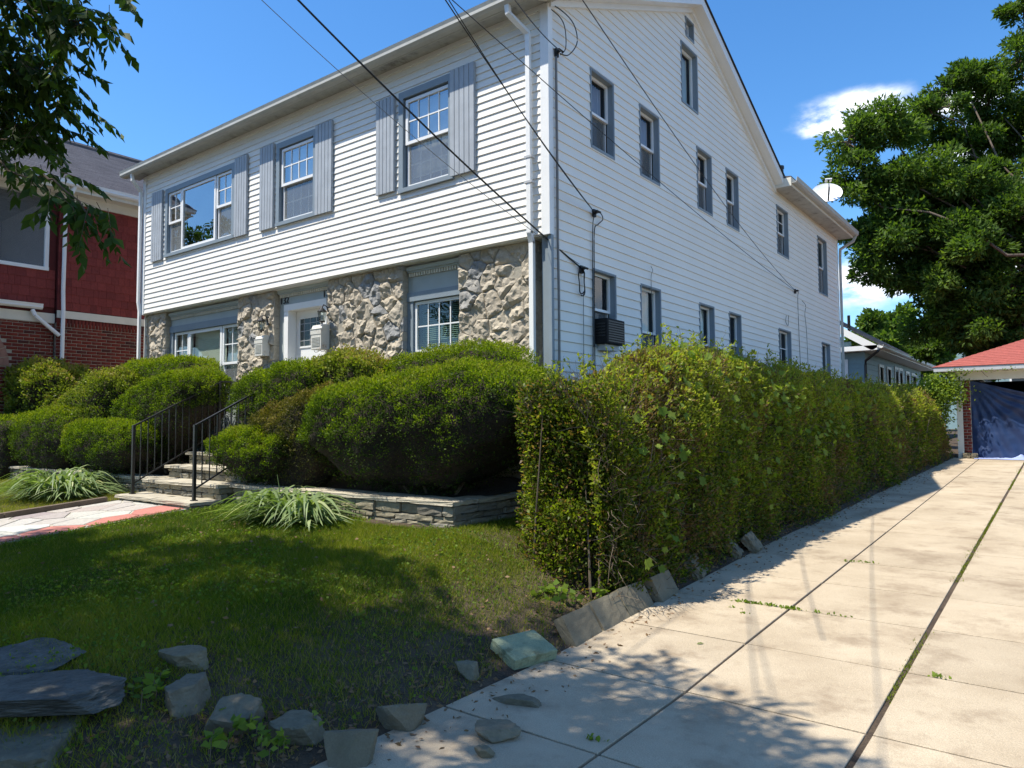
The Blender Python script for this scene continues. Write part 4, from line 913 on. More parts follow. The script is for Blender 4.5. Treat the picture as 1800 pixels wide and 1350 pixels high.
fs += [tuple(q+n_ for q in f[::-1]) for f in fs] + [tuple(range(k))[::-1]] + [((len(rings)-1)*k+j, (len(rings)-1)*k+(j+1) % k, n_+(len(rings)-1)*k+(j+1) % k, n_+(len(rings)-1)*k+j) for j in range(k)]
m.add(vs, fs); m.build('reflector', M['white'], rt, smooth=False)
m = MB(); lnb = cD+dn*.42+up_*.12; m.tube([cD-up_*.30+dn*.03, cD-up_*.12+dn*.34, lnb-up_*.03], .02, 6); m.build('arm', M['ac'], rt)
m = MB()
for s in (-.05, .05): m.tube([lnb+rt_*s-dn*.0, lnb+rt_*s-dn*.09], .032, 8)
m.tube([lnb-rt_*.08-dn*.0, lnb+rt_*.08], .022, 6); m.build('receiver', M['white'], rt)
# ------------------------------------------------------------------ overhead wires
def ray(px, py): return _r*((px-900)/1273.) - _u*((py-675)/1273.) + _f
def wire(A, q, t, r, label, sag=.25, mm='rubber', ext=1.6, group=None, k=40):
    A = Vector(A); Q = CAM + ray(*q)*t; B = A+(Q-A)*ext; m = MB(); pts = []
    s0 = (Q-A).length/(B-A).length
    for i in range(k+1):
        s = i/k; p = A.lerp(B, s); p.z -= sag*4*s*(1-s) - sag*4*s0*(1-s0)*s/s0*1.0; pts.append(p)
    m.tube(pts, r, 6); o = m.build('overhead_wire', M[mm], None, smooth=True); return tag(o, label, 'cable', group)
wire((.05, .66, 3.61), (524, 0), 6.5, .010, 'thick black cable from upper left down to the coil near the house corner', .18)
wire((.04, .62, 3.66), (460, 0), 6.6, .0035, 'thin wire crossing the two upstairs windows toward the house corner', .30, 'cable_grey')
wire((.05, 1.02, 4.42), (783, 0), 6.0, .006, 'black cable ending at the side wall bracket, left of a twisted pair', .12)
wire((.05, 1.04, 4.41), (789, 0), 6.0, .005, 'thinner black cable twisted beside the one ending at the bracket', .20)
wire((.05, 10.06, 4.66), (795, 0), 7.0, .005, 'long dark wire crossing in front of the near corner to the far bracket', .25)
wire((.05, 10.1, 4.66), (1024, 0), 6.2, .005, 'long dark wire running from the top centre down across the side wall', .45)
wire((.10, .16, 6.27), (905, 0), 6.4, .006, 'short black cable dropping over the gutter to the insulator at the top corner', .10)
def cable(pts, r, label, mm='rubber', smooth=3):
    P = [Vector(p) for p in pts]; out_ = []
    for i in range(len(P)-1):
        p0, p1, p2, p3 = P[max(0, i-1)], P[i], P[i+1], P[min(len(P)-1, i+2)]
        for j in range(6): t = j/6; out_.append(.5*((2*p1)+(-p0+p2)*t+(2*p0-5*p1+4*p2-p3)*t*t+(-p0+3*p1-3*p2+p3)*t**3))
    out_.append(P[-1]); m = MB(); m.tube(out_, r, 6); o = m.build('wall_cable', M[mm], None, smooth=True); return tag(o, label, 'cable')
cable([(.05, 1.02, 4.41), (.07, 1.12, 4.44), (.05, 1.22, 4.38), (.04, 1.10, 4.28), (.035, 1.02, 4.18), (.035, 1.0, 3.6), (.035, .99, 2.6), (.035, 1.0, 1.2)], .007, 'black cable running down the side wall from the bracket past the air conditioner')
cable([(.05, 1.0, 4.40), (.05, .97, 4.32), (.04, .97, 4.2), (.035, .96, 3.6), (.035, .945, 2.4), (.035, .95, 1.2)], .006, 'second cable down the side wall, left of the black one', 'rubber')
def ring(y, z, ry, rz, x=.05, r=.007, k=20): return [(x+.01*math.sin(i), y+ry*math.sin(2*PI*i/k), z+rz*math.cos(2*PI*i/k)) for i in range(k+1)]
cable([(.05, .66, 3.61)] + ring(.66, 3.44, .075, .16)[1:] + ring(.66, 3.42, .06, .17, .06)[1:12], .008, 'coil of black cable hanging near the house corner')
cable([(.04, .70, 3.3), (.035, .72, 3.2), (.035, .71, 2.2), (.035, .71, 1.2)], .0045, 'thin cable below the black coil on the side wall', 'cable_grey')
cable([(.04, 2.66, 3.98), (.04, 2.72, 3.92), (.035, 2.67, 3.8), (.035, 2.69, 3.2), (.035, 2.70, 2.2)], .0045, 'thin wire hanging down the middle of the side wall', 'cable_grey')
cable([(.05, 10.1, 4.66), (.05, 10.3, 4.66), (.04, 10.25, 4.5), (.035, 10.3, 3.5), (.035, 10.4, 2.0)], .007, 'cable dropping from the far bracket on the side wall', 'cable_grey')
cable([(.05, 10.55, 4.5), (.05, 10.85, 4.42), (.04, 10.8, 4.2), (.035, 10.9, 3.9), (.035, 10.95, 3.4), (.035, 11.0, 2.0)], .006, 'looped cable right of the far bracket', 'cable_grey')
cable([(.05, 9.3, 4.0), (.04, 9.28, 3.86), (.05, 9.40, 3.78), (.04, 9.48, 3.9), (.05, 9.46, 4.02)], .006, 'small hook of wire on the side wall between the window rows', 'cable_grey')
cable([(.08, .16, 6.25), (.12, .30, 6.28), (.16, .44, 6.50), (.14, .34, 6.74), (.02, .02, 6.86), (-.25, -.2, 6.90)], .007, 'black drip loop curving at the top corner of the side wall')
cable([(.08, .17, 6.24), (.10, .26, 6.36), (.10, .25, 6.6), (.08, .18, 6.72), (.02, .05, 6.80)], .006, 'inner black drip loop at the top corner')
cable([(.05, .11, 6.2), (.045, .12, 5.6), (.05, .115, 4.6), (.045, .12, 3.9), (.05, .125, 3.0), (.045, .12, 1.2)], .016, 'grey cable conduit down the side wall beside the corner board', 'cable_grey')
def insul(y, z, label):
    m = MB(); m.box(.02, .05, y-.03, y+.03, z-.05, z+.05); m.tube([(.03, y, z), (.10, y-.02, z+.01)], .022, 8); m.tube([(.10, y-.05, z+.01), (.10, y+.05, z+.01)], .014, 6)
    tag(m.build('cable_bracket', M['rubber'], None), label, 'bracket')
insul(.15, 6.27, 'black cable insulator at the top corner of the side wall'); insul(1.02, 4.42, 'black cable bracket on the side wall above the nearest downstairs window')
insul(.68, 3.60, 'black cable clamp above the coil near the corner'); insul(10.08, 4.66, 'small cable bracket far along the side wall')
# ------------------------------------------------------------------ red house at the left
RH = empty('red_house', (-15, 2, .4), 'red shingled house over brick with a grey hip roof, at the left edge', 'house')
WX = -13.5; RS = lambda u, n, z: (WX+n, u, z)
RP = lambda u, n, z: (WX-.10+n, u, z)
def bricks(T, u0, u1, z0, z1, holes, parent, name='brick_courses', L=.21, hh=.065, g=.012, seed=1, m_='brickred'):
    r = random.Random(seed); V = []; F = []; tn = []; row = 0; z = z0
    while z < z1-.02:
        u = u0-(L+g)*(.5 if row % 2 else 0)
        while u < u1:
            a_, b_ = max(u0, u), min(u1, u+L)
            c_ = (a_+b_)/2
            if b_-a_ > .03 and not any(h(c_, z+hh/2) for h in holes):
                p = r.uniform(-.002, .003); k = len(V); zt_ = min(z1, z+hh)
                V += [T(a_, 0, z), T(b_, 0, z), T(b_, 0, zt_), T(a_, 0, zt_), T(a_+.002, .012+p, z+.002), T(b_-.002, .012+p, z+.002), T(b_-.002, .012+p, zt_-.002), T(a_+.002, .012+p, zt_-.002)]
                F += [(k+4, k+5, k+6, k+7), (k, k+1, k+5, k+4), (k+1, k+2, k+6, k+5), (k+2, k+3, k+7, k+6), (k+3, k, k+4, k+7)]; tn += [r.random()]*5
            u += L+g
        z += hh+g; row += 1
    if not V: return None
    o = npmesh(name, np.array(V), np.array(F), M[m_], parent, tint=tn); o['kind'] = 'stuff'; return o
m = MB(RS); m.box(-.45, 9, -.3, 0, .2, 4.02); m.build('wall', M['mortarw'], RH)
bricks(RS, -.45, 9, .25, 3.92, [], RH)
# soldier course
V = []; F = []; tn = []; u = -.45
while u < 9:
    k = len(V); V += [RS(u, 0, 3.93), RS(u+.065, 0, 3.93), RS(u+.065, 0, 4.12), RS(u, 0, 4.12), RS(u+.002, .014, 3.932), RS(u+.063, .014, 3.932), RS(u+.063, .014, 4.118), RS(u+.002, .014, 4.118)]
    F += [(k+4, k+5, k+6, k+7), (k, k+1, k+5, k+4), (k+1, k+2, k+6, k+5), (k+2, k+3, k+7, k+6), (k+3, k, k+4, k+7)]; tn += [R.random()]*5; u += .077
o = npmesh('soldier_course', np.array(V), np.array(F), M['brickred'], RH, tint=tn); o['kind'] = 'stuff'
m = MB(RS); m.box(-.45, 9, -.1, .03, 4.125, 4.30); m.build('band_board', M['creamtrim'], RH)
m = MB(RS); m.box(-.45, 9, -.3, -.012, 4.0, 7.1); m.build('wall', M['shinglebase'], RH)
def shingles(T, u0, u1, z0, z1, ex, parent, seed, holes=(), lim=400):
    r = random.Random(seed); z = z0; row = 0; cnt = 0
    while z < z1-.02:
        zt_ = min(z1, z+ex); u = u0-r.uniform(0, .15)
        while u < u1:
            w_ = r.uniform(.11, .24); a_, b_ = max(u0, u)+.002, min(u1, u+w_)-.002
            if b_-a_ > .02 and not any(h[0] < (a_+b_)/2 < h[1] and h[2] < (z+zt_)/2 < h[3] for h in holes):
                d = r.uniform(-.008, .006); p = r.uniform(0, .004)
                m = MB(T); m.prism([(-.012, z+d), (.014+p, z+d), (.002, zt_+.012), (-.012, zt_+.012)], a_, b_); m.build('shingle', M['shingle'], parent); cnt += 1
            u += w_
        z += ex
    return cnt
shingles(RS, -.45, 2.2, 4.32, 7.0, .19, RH, 5)
m = MB(RS); z = 4.32
while z < 7.0: m.prism([(-.012, z), (.014, z), (.002, z+.2), (-.012, z+.2)], 2.2, 9); z += .19
o = m.build('shingle_courses', M['shingle'], RH); o['kind'] = 'stuff'
# porch
arch = lambda u, z: ((u+2.35)**2 + (max(0, z-2.95))**2 < .80**2 and z > .3) if z >= 2.95 else abs(u+2.35) < .80
m = MB(RP); m.box(-3.4, -3.15, -.25, 0, .2, 4.0); m.box(-1.55, -.47, -.25, 0, .2, 4.0); m.box(-3.15, -1.55, -.25, 0, 3.75, 4.0)
m.build('porch_wall', M['mortarw'], RH)
V = []; 
for i in range(24):   # spandrels of the arch
    u = -3.15+1.6*i/24; u2 = -3.15+1.6*(i+1)/24; um = (u+u2)/2; zc = 2.95+math.sqrt(max(0, .64-(um+2.35)**2)); V.append((u, u2, zc))
m = MB(RP)
for u, u2, zc in V: m.box(u, u2, -.25, 0, zc, 3.75)
m.build('arch_spandrel', M['mortarw'], RH)
bricks(RP, -3.4, -.47, .25, 3.98, [arch, lambda u, z: (u+2.35)**2+(z-2.95)**2 < 1.02**2 and z > 2.95], RH, 'porch_brick_courses', seed=4)
bricks(lambda u, n, z: (WX-.10-.0+u, -.455+n*1.0, z), -.5, .10, .25, 3.98, [], RH, 'porch_brick_courses', seed=5)
for i in range(15):
    a0 = PI*i/15+.01; a1 = PI*(i+1)/15-.01; m = MB(RP)
    p = [(-2.35-math.cos(a_)*r_, 2.95+math.sin(a_)*r_) for r_, a_ in ((.80, a0), (1.01, a0), (1.01, a1), (.80, a1))]
    m.add([(u, -.02, z) for u, z in p]+[(u, .02, z) for u, z in p], [(4, 5, 6, 7), (0, 1, 5, 4), (1, 2, 6, 5), (2, 3, 7, 6), (3, 0, 4, 7)]); m.build('arch_brick', M['bricklight'], RH)
m = MB(RP); m.box(-2.5, -.3, -3.5, -3.45, .2, 7.0); m.box(-3.4, -.47, -3.5, -.05, 4.0, 4.1); m.box(-.5, -.45, -3.5, -.25, .2, 7.0); m.build('porch_interior', M['porchdark'], RH)
m = MB(RP); m.box(-3.4, -.46, -.12, .02, 4.0, 4.22); m.build('band_board', M['creamtrim'], RH)
m = MB(RP); m.prism([(.03+a_, 4.28+b_) for a_, b_ in gp], -3.5, -.75); m.build('porch_gutter', M['white'], RH)
m = MB(RP); m.box(-3.4, -.46, -.2, -.014, 4.22, 5.26); m.build('parapet', M['shinglebase'], RH)
shingles(RP, -3.4, -.47, 4.36, 5.22, .215, RH, 8)
for u0_, u1_ in ((-.62, -.46), (-2.5, -2.35)):
    m = MB(RP); m.box(u0_, u1_, -.15, -.005, 5.24, 6.95); m.build('porch_post', M['shinglebase'] if u0_ > -1 else M['white'], RH)
m = MB(RP); m.box(-2.5, -.46, -.15, .03, 6.93, 7.22); m.build('frieze_board', M['creamtrim'], RH)
W = MB(RP); W.box(-2.5, -.62, -.10, .045, 5.20, 5.28); W.box(-.70, -.62, -.06, .02, 5.28, 6.93); W = W.build('window', M['white'], RH); W['label'] = 'large screened porch opening upstairs'
MB(RP).poly([(-2.4, -.03, 5.28), (-.70, -.03, 5.28), (-.70, -.03, 6.93), (-2.4, -.03, 6.93)]).build('insect_screen', M['screen2'], W)
m = MB(RP); m.box(-2.4, -1.9, -3.44, -3.40, 4.9, 6.3); m.box(-1.5, -1.1, -3.44, -3.40, 5.3, 6.3); m.build('inner_window', M['blindw'], W)
# eaves and roof
m = MB(RS); m.box(-2.55, 9, -.02, .42, 7.05, 7.10); m.build('soffit', M['creamtrim'], RH)
m = MB(RS); m.box(-.45, 9, .0, .06, 6.86, 7.05); m.box(-2.5, 9, .42, .44, 7.04, 7.20); m.build('fascia', M['creamtrim'], RH)
m = MB(RS); m.prism([(.441+a_, 7.13+b_) for a_, b_ in gp], -2.55, 9); m.build('gutter', M['white'], RH)
def roofcourses(T, u0, u1, ne, ze, nr, zr, parent, m_, ex=.14, name='roof', hip0=0, hip1=0, per=.3, seed=1):
    r = random.Random(seed); L = math.hypot(nr-ne, zr-ze); n = int(L/ex); V = []; F = []
    for i in range(n):
        t0, t1 = i/n, (i+1)/n; a0, a1 = u0+hip0*t0, u1-hip1*t0; b0, b1 = u0+hip0*t1, u1-hip1*t1
        k = len(V); lift = .012
        p = lambda u, t, h: T(u, ne+(nr-ne)*t, ze+(zr-ze)*t+h)
        V += [p(a0, t0, 0), p(a1, t0, 0), p(a1, t0, lift), p(a0, t0, lift), p(b0, t1, .0), p(b1, t1, .0)]
        F += [(k, k+1, k+2, k+3), (k+3, k+2, k+5, k+4)]
    return npmesh(name, np.array(V), np.array(F), M[m_], parent)
M['roofgrey'] = mat('greyish_shingle_roof', (.15, .135, .14), .9, .3, 6, .5, 60, fine=.25, coords='World', stretch=(1, .35, 2.5))
roofcourses(RS, -2.55, 9.2, .50, 7.22, -4.0, 9.72, RH, 'roofgrey', hip0=1.35, hip1=4.4)
m = MB(IDN); m.add([(WX+.5, -2.55, 7.22), (WX-4, -1.2, 9.72), (WX-8.5, -2.55, 7.22)], [(0, 1, 2)]); m.add([(WX+.5, 9.2, 7.22), (WX-4, 4.8, 9.72), (WX-8.5, 9.2, 7.22)], [(0, 1, 2)]); m.add([(WX-8.5, -2.55, 7.22), (WX-4, -1.2, 9.72), (WX-4, 4.8, 9.72), (WX-8.5, 9.2, 7.22)], [(0, 1, 2, 3)]); m.build('roof', M['roofgrey'], RH)
m = MB(IDN); m.tube([(WX+.5, -2.55, 7.25), (WX-4, -1.2, 9.76)], .06, 6); m.tube([(WX-4, -1.2, 9.76), (WX-4, 4.8, 9.76)], .07, 6); m.build('hip_cap', M['roofgrey'], RH)
m = MB(IDN); m.box(WX-8, WX-3.6, -2.2, 9, .2, 7.0); m.build('wall', M['shinglebase'], RH)
def spout2(pts, parent, name='downspout', w_=.045, mm='white'):
    m = MB(); 
    for p, q in zip(pts, pts[1:]): m.tube([p, q], w_, 8)
    return m.build(name, M[mm], parent)
spout2([(WX+.48, -.32, 7.15), (WX+.44, -.36, 7.0), (WX+.10, -.36, 6.7), (WX+.08, -.36, 4.75), (WX+.12, -.36, 4.3), (WX+.12, -.36, .4)], RH)
spout2([(WX+.0, -.95, 4.25), (WX+.03, -.90, 4.12), (WX+.10, -.42, 3.70)], RH)
# ------------------------------------------------------------------ garage
GA = empty('garage', (4, 16, .6), 'open garage with a red hip roof at the end of the driveway', 'garage')
gy, gx0, gx1, gb = 15.4, 2.62, 8.2, .62
m = MB(); m.box(gx0+.14, gx0+.32, gy-.0, gy+.25, gb-.3, 2.70); m.build('pier', M['mortarw'], GA)
bricks(lambda u, n, z: (u, gy-n, z), gx0+.14, gx0+.32, gb, 2.68, [], GA, 'brick_pier', L=.17, seed=8, m_='brickred')
m = MB(); m.box(gx0, gx0+.139, gy-.03, gy+.05, gb-.1, 2.66); m.build('corner_trim', M['creamtrim'], GA)
m = MB(); m.box(gx0, gx1, gy-.05, gy+.10, 2.70, 2.93); m.build('header', M['creamtrim'], GA)
m = MB(); m.box(gx0, gx0+.13, gy+.06, gy+6, gb-.3, 2.9); m.box(gx1-.1, gx1, gy, gy+6, gb-.3, 2.9); m.box(gx0, gx1, gy+5.9, gy+6, gb-.3, 2.9); m.build('wall', M['dark'], GA)
m = MB(); m.box(gx0-.42, gx1+.4, gy-.42, gy+.4, 2.93, 2.965); m.box(gx0-.42, gx0+.2, gy+.4, gy+6.4, 2.93, 2.965); m.build('soffit', M['creamtrim'], GA)
m = MB(); m.box(gx0-.45, gx1+.4, gy-.45, gy-.42, 2.93, 3.04); m.box(gx0-.45, gx0-.42, gy-.42, gy+6.4, 2.93, 3.04); m.build('fascia', M['galv'], GA)
ax_ = (gx0+gx1)/2; e0, e1 = gx0-.47, gx1+.42; f0, f1 = gy-.47, gy+6.45; hw = (e1-e0)/2; ap = 3.05+.40*hw
roofcourses(lambda u, n, z: (u, n, z), e0, e1, f0, 3.05, f0+hw, ap, GA, 'redroof', hip0=hw, hip1=hw, ex=.14)
roofcourses(lambda u, n, z: (n, u, z), f0, f1, e0, 3.05, e0+hw, ap, GA, 'redroof', hip0=hw, hip1=hw, ex=.14)
m = MB(); m.add([(e1, f0, 3.05), (e1, f1, 3.05), (e0+hw, f0+hw, ap)], [(0, 1, 2)]); m.add([(e0, f1, 3.05), (e1, f1, 3.05), (e0+hw, f0+hw, ap)], [(0, 1, 2)]); m.build('roof', M['redroof'], GA)
m = MB(); m.box(gx0+.15, gx1-.1, gy+.3, gy+5.9, gb-.04, gb+.0); m.build('floor', M['block'], GA)
for i, (dx, dy, s_) in enumerate(((.20, -.12, .17), (.38, -.2, .13))): block(gx0+dx, gy+dy, s_, s_*.8, .16, .3*i, 0, ('rubble block at the foot of the garage pier', 'smaller rubble block by the garage pier')[i], z=.62, seed=70+i, sink=.1, rough=.006)
# tarp hung across the opening
nu, nz_ = 90, 60; U = np.linspace(0, 1, nu); Zz = np.linspace(0, 1, nz_); uu, zz = np.meshgrid(U, Zz, indexing='ij')
x0t, x1t = gx0+.30, gx1-.2; top = 2.70-.30*(uu*(x1t-x0t)); top = np.where(uu*(x1t-x0t) > 2.4, 2.70-.72+.12*(uu*(x1t-x0t)-2.4), top); xx = x0t+(x1t-x0t)*uu
zz3 = gb+.01+(top-gb-.01)*zz
ang = np.arctan2(2.75-zz3, xx-x0t+.05); rad = np.hypot(2.75-zz3, xx-x0t)
PP = np.stack([xx.ravel(), zz3.ravel(), 0*xx.ravel()], 1)
dis = .035*np.sin(ang*34+fbm(PP, 1.5, 3).reshape(uu.shape)*3)*np.clip(rad, 0, 1)*np.clip(1.3-rad*.35, .2, 1) + .04*fbm(PP, 3.0, 8).reshape(uu.shape) + .05*np.sin(xx*5)*(1-zz)
yy = gy+.12+dis-.12*(1-zz)**2
V = np.stack([xx.ravel()+.02*fbm(PP, 2, 4), yy.ravel(), zz3.ravel()], 1); ii = (np.arange(nu-1)[:, None]*nz_+np.arange(nz_-1)[None, :]).ravel()
tp = npmesh('tarp', V, np.stack([ii, ii+nz_, ii+nz_+1, ii+1], 1), M['tarp'], smooth=True); tag(tp, 'dark blue wrinkled tarp hung across the garage opening', 'tarp')
nu, nv = 50, 26; uu, vv = np.meshgrid(np.linspace(0, 1, nu), np.linspace(0, 1, nv), indexing='ij'); xx = gx0+.38+uu*2.1; yy = gy-.42+vv*.45+.05*np.sin(uu*11); PP = np.stack([xx.ravel()*1.0, yy.ravel(), 0*xx.ravel()], 1)
hgt = np.abs(fbm(PP, 5, 21, 3)).reshape(uu.shape)*.16*np.sin(PI*vv)*np.clip(uu*3-.3, .15, 1.2)*np.clip((1-uu)*6, 0, 1)
V = np.stack([xx.ravel(), yy.ravel(), (dz(yy)+.012+hgt).ravel()], 1); ii = (np.arange(nu-1)[:, None]*nv+np.arange(nv-1)[None, :]).ravel()
tag(npmesh('cloth', V, np.stack([ii, ii+nv, ii+nv+1, ii+1], 1), M['bluecloth'], smooth=True), 'crumpled light blue cloth on the concrete in front of the tarp', 'cloth')
# ------------------------------------------------------------------ teal bungalow and the houses behind
TH = empty('teal_house', (-4.5, 28, 1), 'teal clapboard bungalow with white window trim beyond the rear corner', 'house')
tx0, tx1, ty0, ty1, tb, te = -8.6, -.95, 22.0, 35.0, .6, 4.22
m = MB(); m.box(tx0+.05, tx1-.05, ty0+.05, ty1-.05, tb, te); m.build('core', M['dark'], TH)
TF = lambda u, n, z: (u, ty0-n, z); TS = lambda u, n, z: (tx1+n, u, z)
twf = [(-2.35, -1.62, 2.75, 3.85)]
tws = [(24.6, 25.3, 2.5, 3.8), (26.2, 26.9, 2.5, 3.8), (27.9, 28.6, 2.4, 3.9), (28.9, 29.6, 2.4, 3.9), (30.6, 31.4, 2.4, 3.85), (32.2, 33.4, 2.4, 3.85)]
def tcourse(T, u0, u1, z0, z1, holes, ex=.20, u1f=None):
    z = z0
    while z < z1-.02:
        zt_ = min(z1, z+ex); cuts = sorted({u0, u1} | {c for h in holes for c in h[:2] if h[2] < z+ex/2 < h[3]}); m = MB(T)
        for a_, b_ in zip(cuts, cuts[1:]):
            c_ = (a_+b_)/2
            if any(h[0] < c_ < h[1] and h[2] < z+ex/2 < h[3] for h in holes): continue
            m.prism([(-.04, z), (.022, z), (.004, zt_), (-.04, zt_)], a_, b_)
        if m.v: m.build('siding_board', M['teal'], TH)
        z += ex
tcourse(TF, tx0, tx1-.1, 1.8, te, twf); tcourse(TS, ty0+.1, ty1, 1.8, te, tws)
rz = 7.0; rxm = (tx0+tx1)/2
z = te
while z < rz-.4:
    t = (z-te)/(rz-te); w_ = (tx1-tx0)/2*(1-t)-.15
    m = MB(TF); m.prism([(-.04, z), (.022, z), (.004, z+.2), (-.04, z+.2)], rxm-w_, rxm+w_); m.build('siding_board', M['teal'], TH); z += .2
m = MB(); m.box(tx1-.1, tx1+.03, ty0-.03, ty0+.10, tb, te); m.build('corner_board', M['teal'], TH)
for T_, hs in ((TF, twf), (TS, tws)):
    for a_, b_, c_, d_ in hs:
        m = MB(T_); t = .11
        m.box(a_-t, a_, -.03, .05, c_-t, d_+t); m.box(b_, b_+t, -.03, .05, c_-t, d_+t); m.box(a_, b_, -.03, .05, d_, d_+t); m.box(a_, b_, -.03, .06, c_-t, c_); mid = (c_+d_)/2; m.box(a_, b_, -.03, .02, mid-.025, mid+.025); W = m.build('window', M['white'], TH)
        MB(T_).poly([(a_, -.02, c_), (b_, -.02, c_), (b_, -.02, d_), (a_, -.02, d_)]).build('pane', M['glass_side'], W)
        m = MB(T_); m.box(a_, b_, -.10, -.06, c_, mid-.05); m.build('blind', M['blind'], W)
        m = MB(T_); m.box((a_+b_)/2-.01, (a_+b_)/2+.01, -.019, -.005, mid, d_); m.build('muntin', M['white'], W)
m = MB(); m.box(tx0-.5, tx1+.55, ty0-.45, ty1+.4, te, te+.05); m.build('soffit', M['white'], TH)
m = MB(); m.box(tx1+.55, tx1+.60, ty0-.45, ty1+.4, te-.0, te+.17); m.box(tx1-.9, tx1+.55, ty0-.50, ty0-.45, te, te+.17); m.build('fascia', M['white'], TH)
m = MB(TS); m.prism([(.60+a_*1.2, te+.05+b_*1.1) for a_, b_ in gp], ty0-.5, ty1+.4); m.build('gutter', M['white'], TH)
ex_ = tx1+.62
roofcourses(lambda u, n, z: (n, u, z), ty0-.5, ty1+.5, ex_, te+.17, rxm, rz+.2, TH, 'roofgrey', ex=.2)
roofcourses(lambda u, n, z: (n, u, z), ty0-.5, ty1+.5, tx0-.6, te+.17, rxm, rz+.2, TH, 'roofgrey', ex=.2)
m = MB(TF); m.add([(ex_, .50, te+.12), (rxm, .50, rz+.15), (rxm, .50, rz-.08), (ex_-.25, .50, te-.02), (ex_, .40, te+.12), (rxm, .40, rz+.15), (rxm, .40, rz-.08), (ex_-.25, .40, te-.02)], [(0, 1, 2, 3), (7, 6, 5, 4), (0, 4, 5, 1), (2, 6, 7, 3), (3, 7, 4, 0)]); m.build('rake_board', M['white'], TH)
m = MB(); m.tube([(tx1+.62, ty0-.4, te+.08), (tx1+.55, ty0-.42, te-.05), (tx1+.06, ty0-.04, te-.35), (tx1+.05, ty0-.05, te-.5), (tx1+.05, ty0-.05, tb)], .05, 8); m.build('downspout', M['black'], TH); m = MB(); m.tube([(tx1+.06, ty1, te-.2), (tx1+.06, ty1, tb)], .05, 6); m.build('downspout', M['black'], TH)
m = MB(); m.tube([(-2.2, 25.5, 5.2), (-2.2, 25.5, 6.1)], .06, 8); m.build('vent_pipe', M['black'], TH)
def farhouse(x, y, w_, d_, zb_, ze_, zr_, ang, label, wm, name='far_house', win=()):
    rt = empty(name, (0, 0, 0), label, 'house')
    ca, sa = math.cos(ang), math.sin(ang); T = lambda u, n, z: (x+u*ca-n*sa, y+u*sa+n*ca, z)
    m = MB(T); m.box(-w_/2, w_/2, -d_/2, d_/2, zb_, ze_); m.build('wall', wm, rt)
    m = MB(T); m.add([(-w_/2, -d_/2-.02, ze_), (w_/2, -d_/2-.02, ze_), (0, -d_/2-.02, zr_)], [(0, 1, 2)]); m.add([(-w_/2, d_/2+.02, ze_), (w_/2, d_/2+.02, ze_), (0, d_/2+.02, zr_)], [(0, 1, 2)]); m.build('gable', wm, rt)
    m = MB(T); e_ = .4; s_ = (zr_-ze_)/(w_/2)
    for s in (-1, 1): m.add([(s*(w_/2+e_), -d_/2-e_, ze_-s_*e_), (s*(w_/2+e_), d_/2+e_, ze_-s_*e_), (0, d_/2+e_, zr_), (0, -d_/2-e_, zr_), (s*(w_/2+e_), -d_/2-e_, ze_-s_*e_+.12), (s*(w_/2+e_), d_/2+e_, ze_-s_*e_+.12), (0, d_/2+e_, zr_+.12), (0, -d_/2-e_, zr_+.12)], [(0, 1, 2, 3), (7, 6, 5, 4), (0, 4, 5, 1), (0, 3, 7, 4)])
    m.build('roof', M['roofgrey'], rt)
    for (u, z, ww, hh_, side) in win:
        TT = (lambda a_, b_, c_: T(a_, -d_/2-b_, c_)) if side == 0 else (lambda a_, b_, c_: T(w_/2+b_, a_, c_))
        m = MB(TT); t = .12; m.box(u-t, u, 0, .06, z-t, z+hh_+t); m.box(u+ww, u+ww+t, 0, .06, z-t, z+hh_+t); m.box(u, u+ww, 0, .06, z+hh_, z+hh_+t); m.box(u, u+ww, 0, .07, z-t, z); m.box(u, u+ww, 0, .04, z+hh_/2-.03, z+hh_/2+.03); W = m.build('window', M['white'], rt)
        MB(TT).poly([(u, .01, z), (u+ww, .01, z), (u+ww, .01, z+hh_), (u, .01, z+hh_)]).build('pane', mat('dark_pane', (.04, .05, .06), .1, .1, 3, spec=.8), W)
    return rt
farhouse(-.2, 55, 10, 9, .5, 5.1, 8.6, math.radians(-12), 'pale grey and teal house with a white window beside the garage, far behind', M['teal'], win=[(1.2, 3.1, 1.1, 1.5, 0), (3.4, 3.1, 1.1, 1.5, 0), (-3, 3.1, 1.1, 1.5, 0)])
# houses across the street, seen only in the window glass
farhouse(-6, -27, 11, 9, 0, 6.2, 9.4, PI, 'cream house with a gable roof across the street', M['creamtrim'], 'street_house', win=[(-4, 1.2, 1.2, 1.6, 0), (2.5, 1.2, 1.2, 1.6, 0), (-4, 4, 1.2, 1.5, 0), (2.5, 4, 1.2, 1.5, 0)])
# ------------------------------------------------------------------ foliage tools
def leaf_mesh(name, P, D, size, aspect, mat_, parent, tint, roll=None, fold=.25, kind=None, curl=.0):
    """each leaf is a folded diamond: base, side, tip, side. P base points, D unit directions"""
    n = len(P); rv = RN.normal(size=(n, 3)) if roll is None else roll
    S = np.cross(D, rv); S /= np.linalg.norm(S, axis=1)[:, None]+1e-9; U = np.cross(S, D)
    size = np.broadcast_to(size, n)[:, None]; asp = aspect*(.8+.4*RN.random((n, 1)))
    mid = P+D*size*.45+U*size*fold*.25
    A = P; B = mid+S*size*asp*.5; Tt = P+D*size-U*size*curl; Cc = mid-S*size*asp*.5; 
    V = np.stack([A, B, Tt, Cc], 1).reshape(-1, 3); F = np.arange(4*n).reshape(n, 4)
    o = npmesh(name, V, F, mat_, parent, tint=np.clip(tint, 0, 1))
    if kind: o['kind'] = kind
    return o
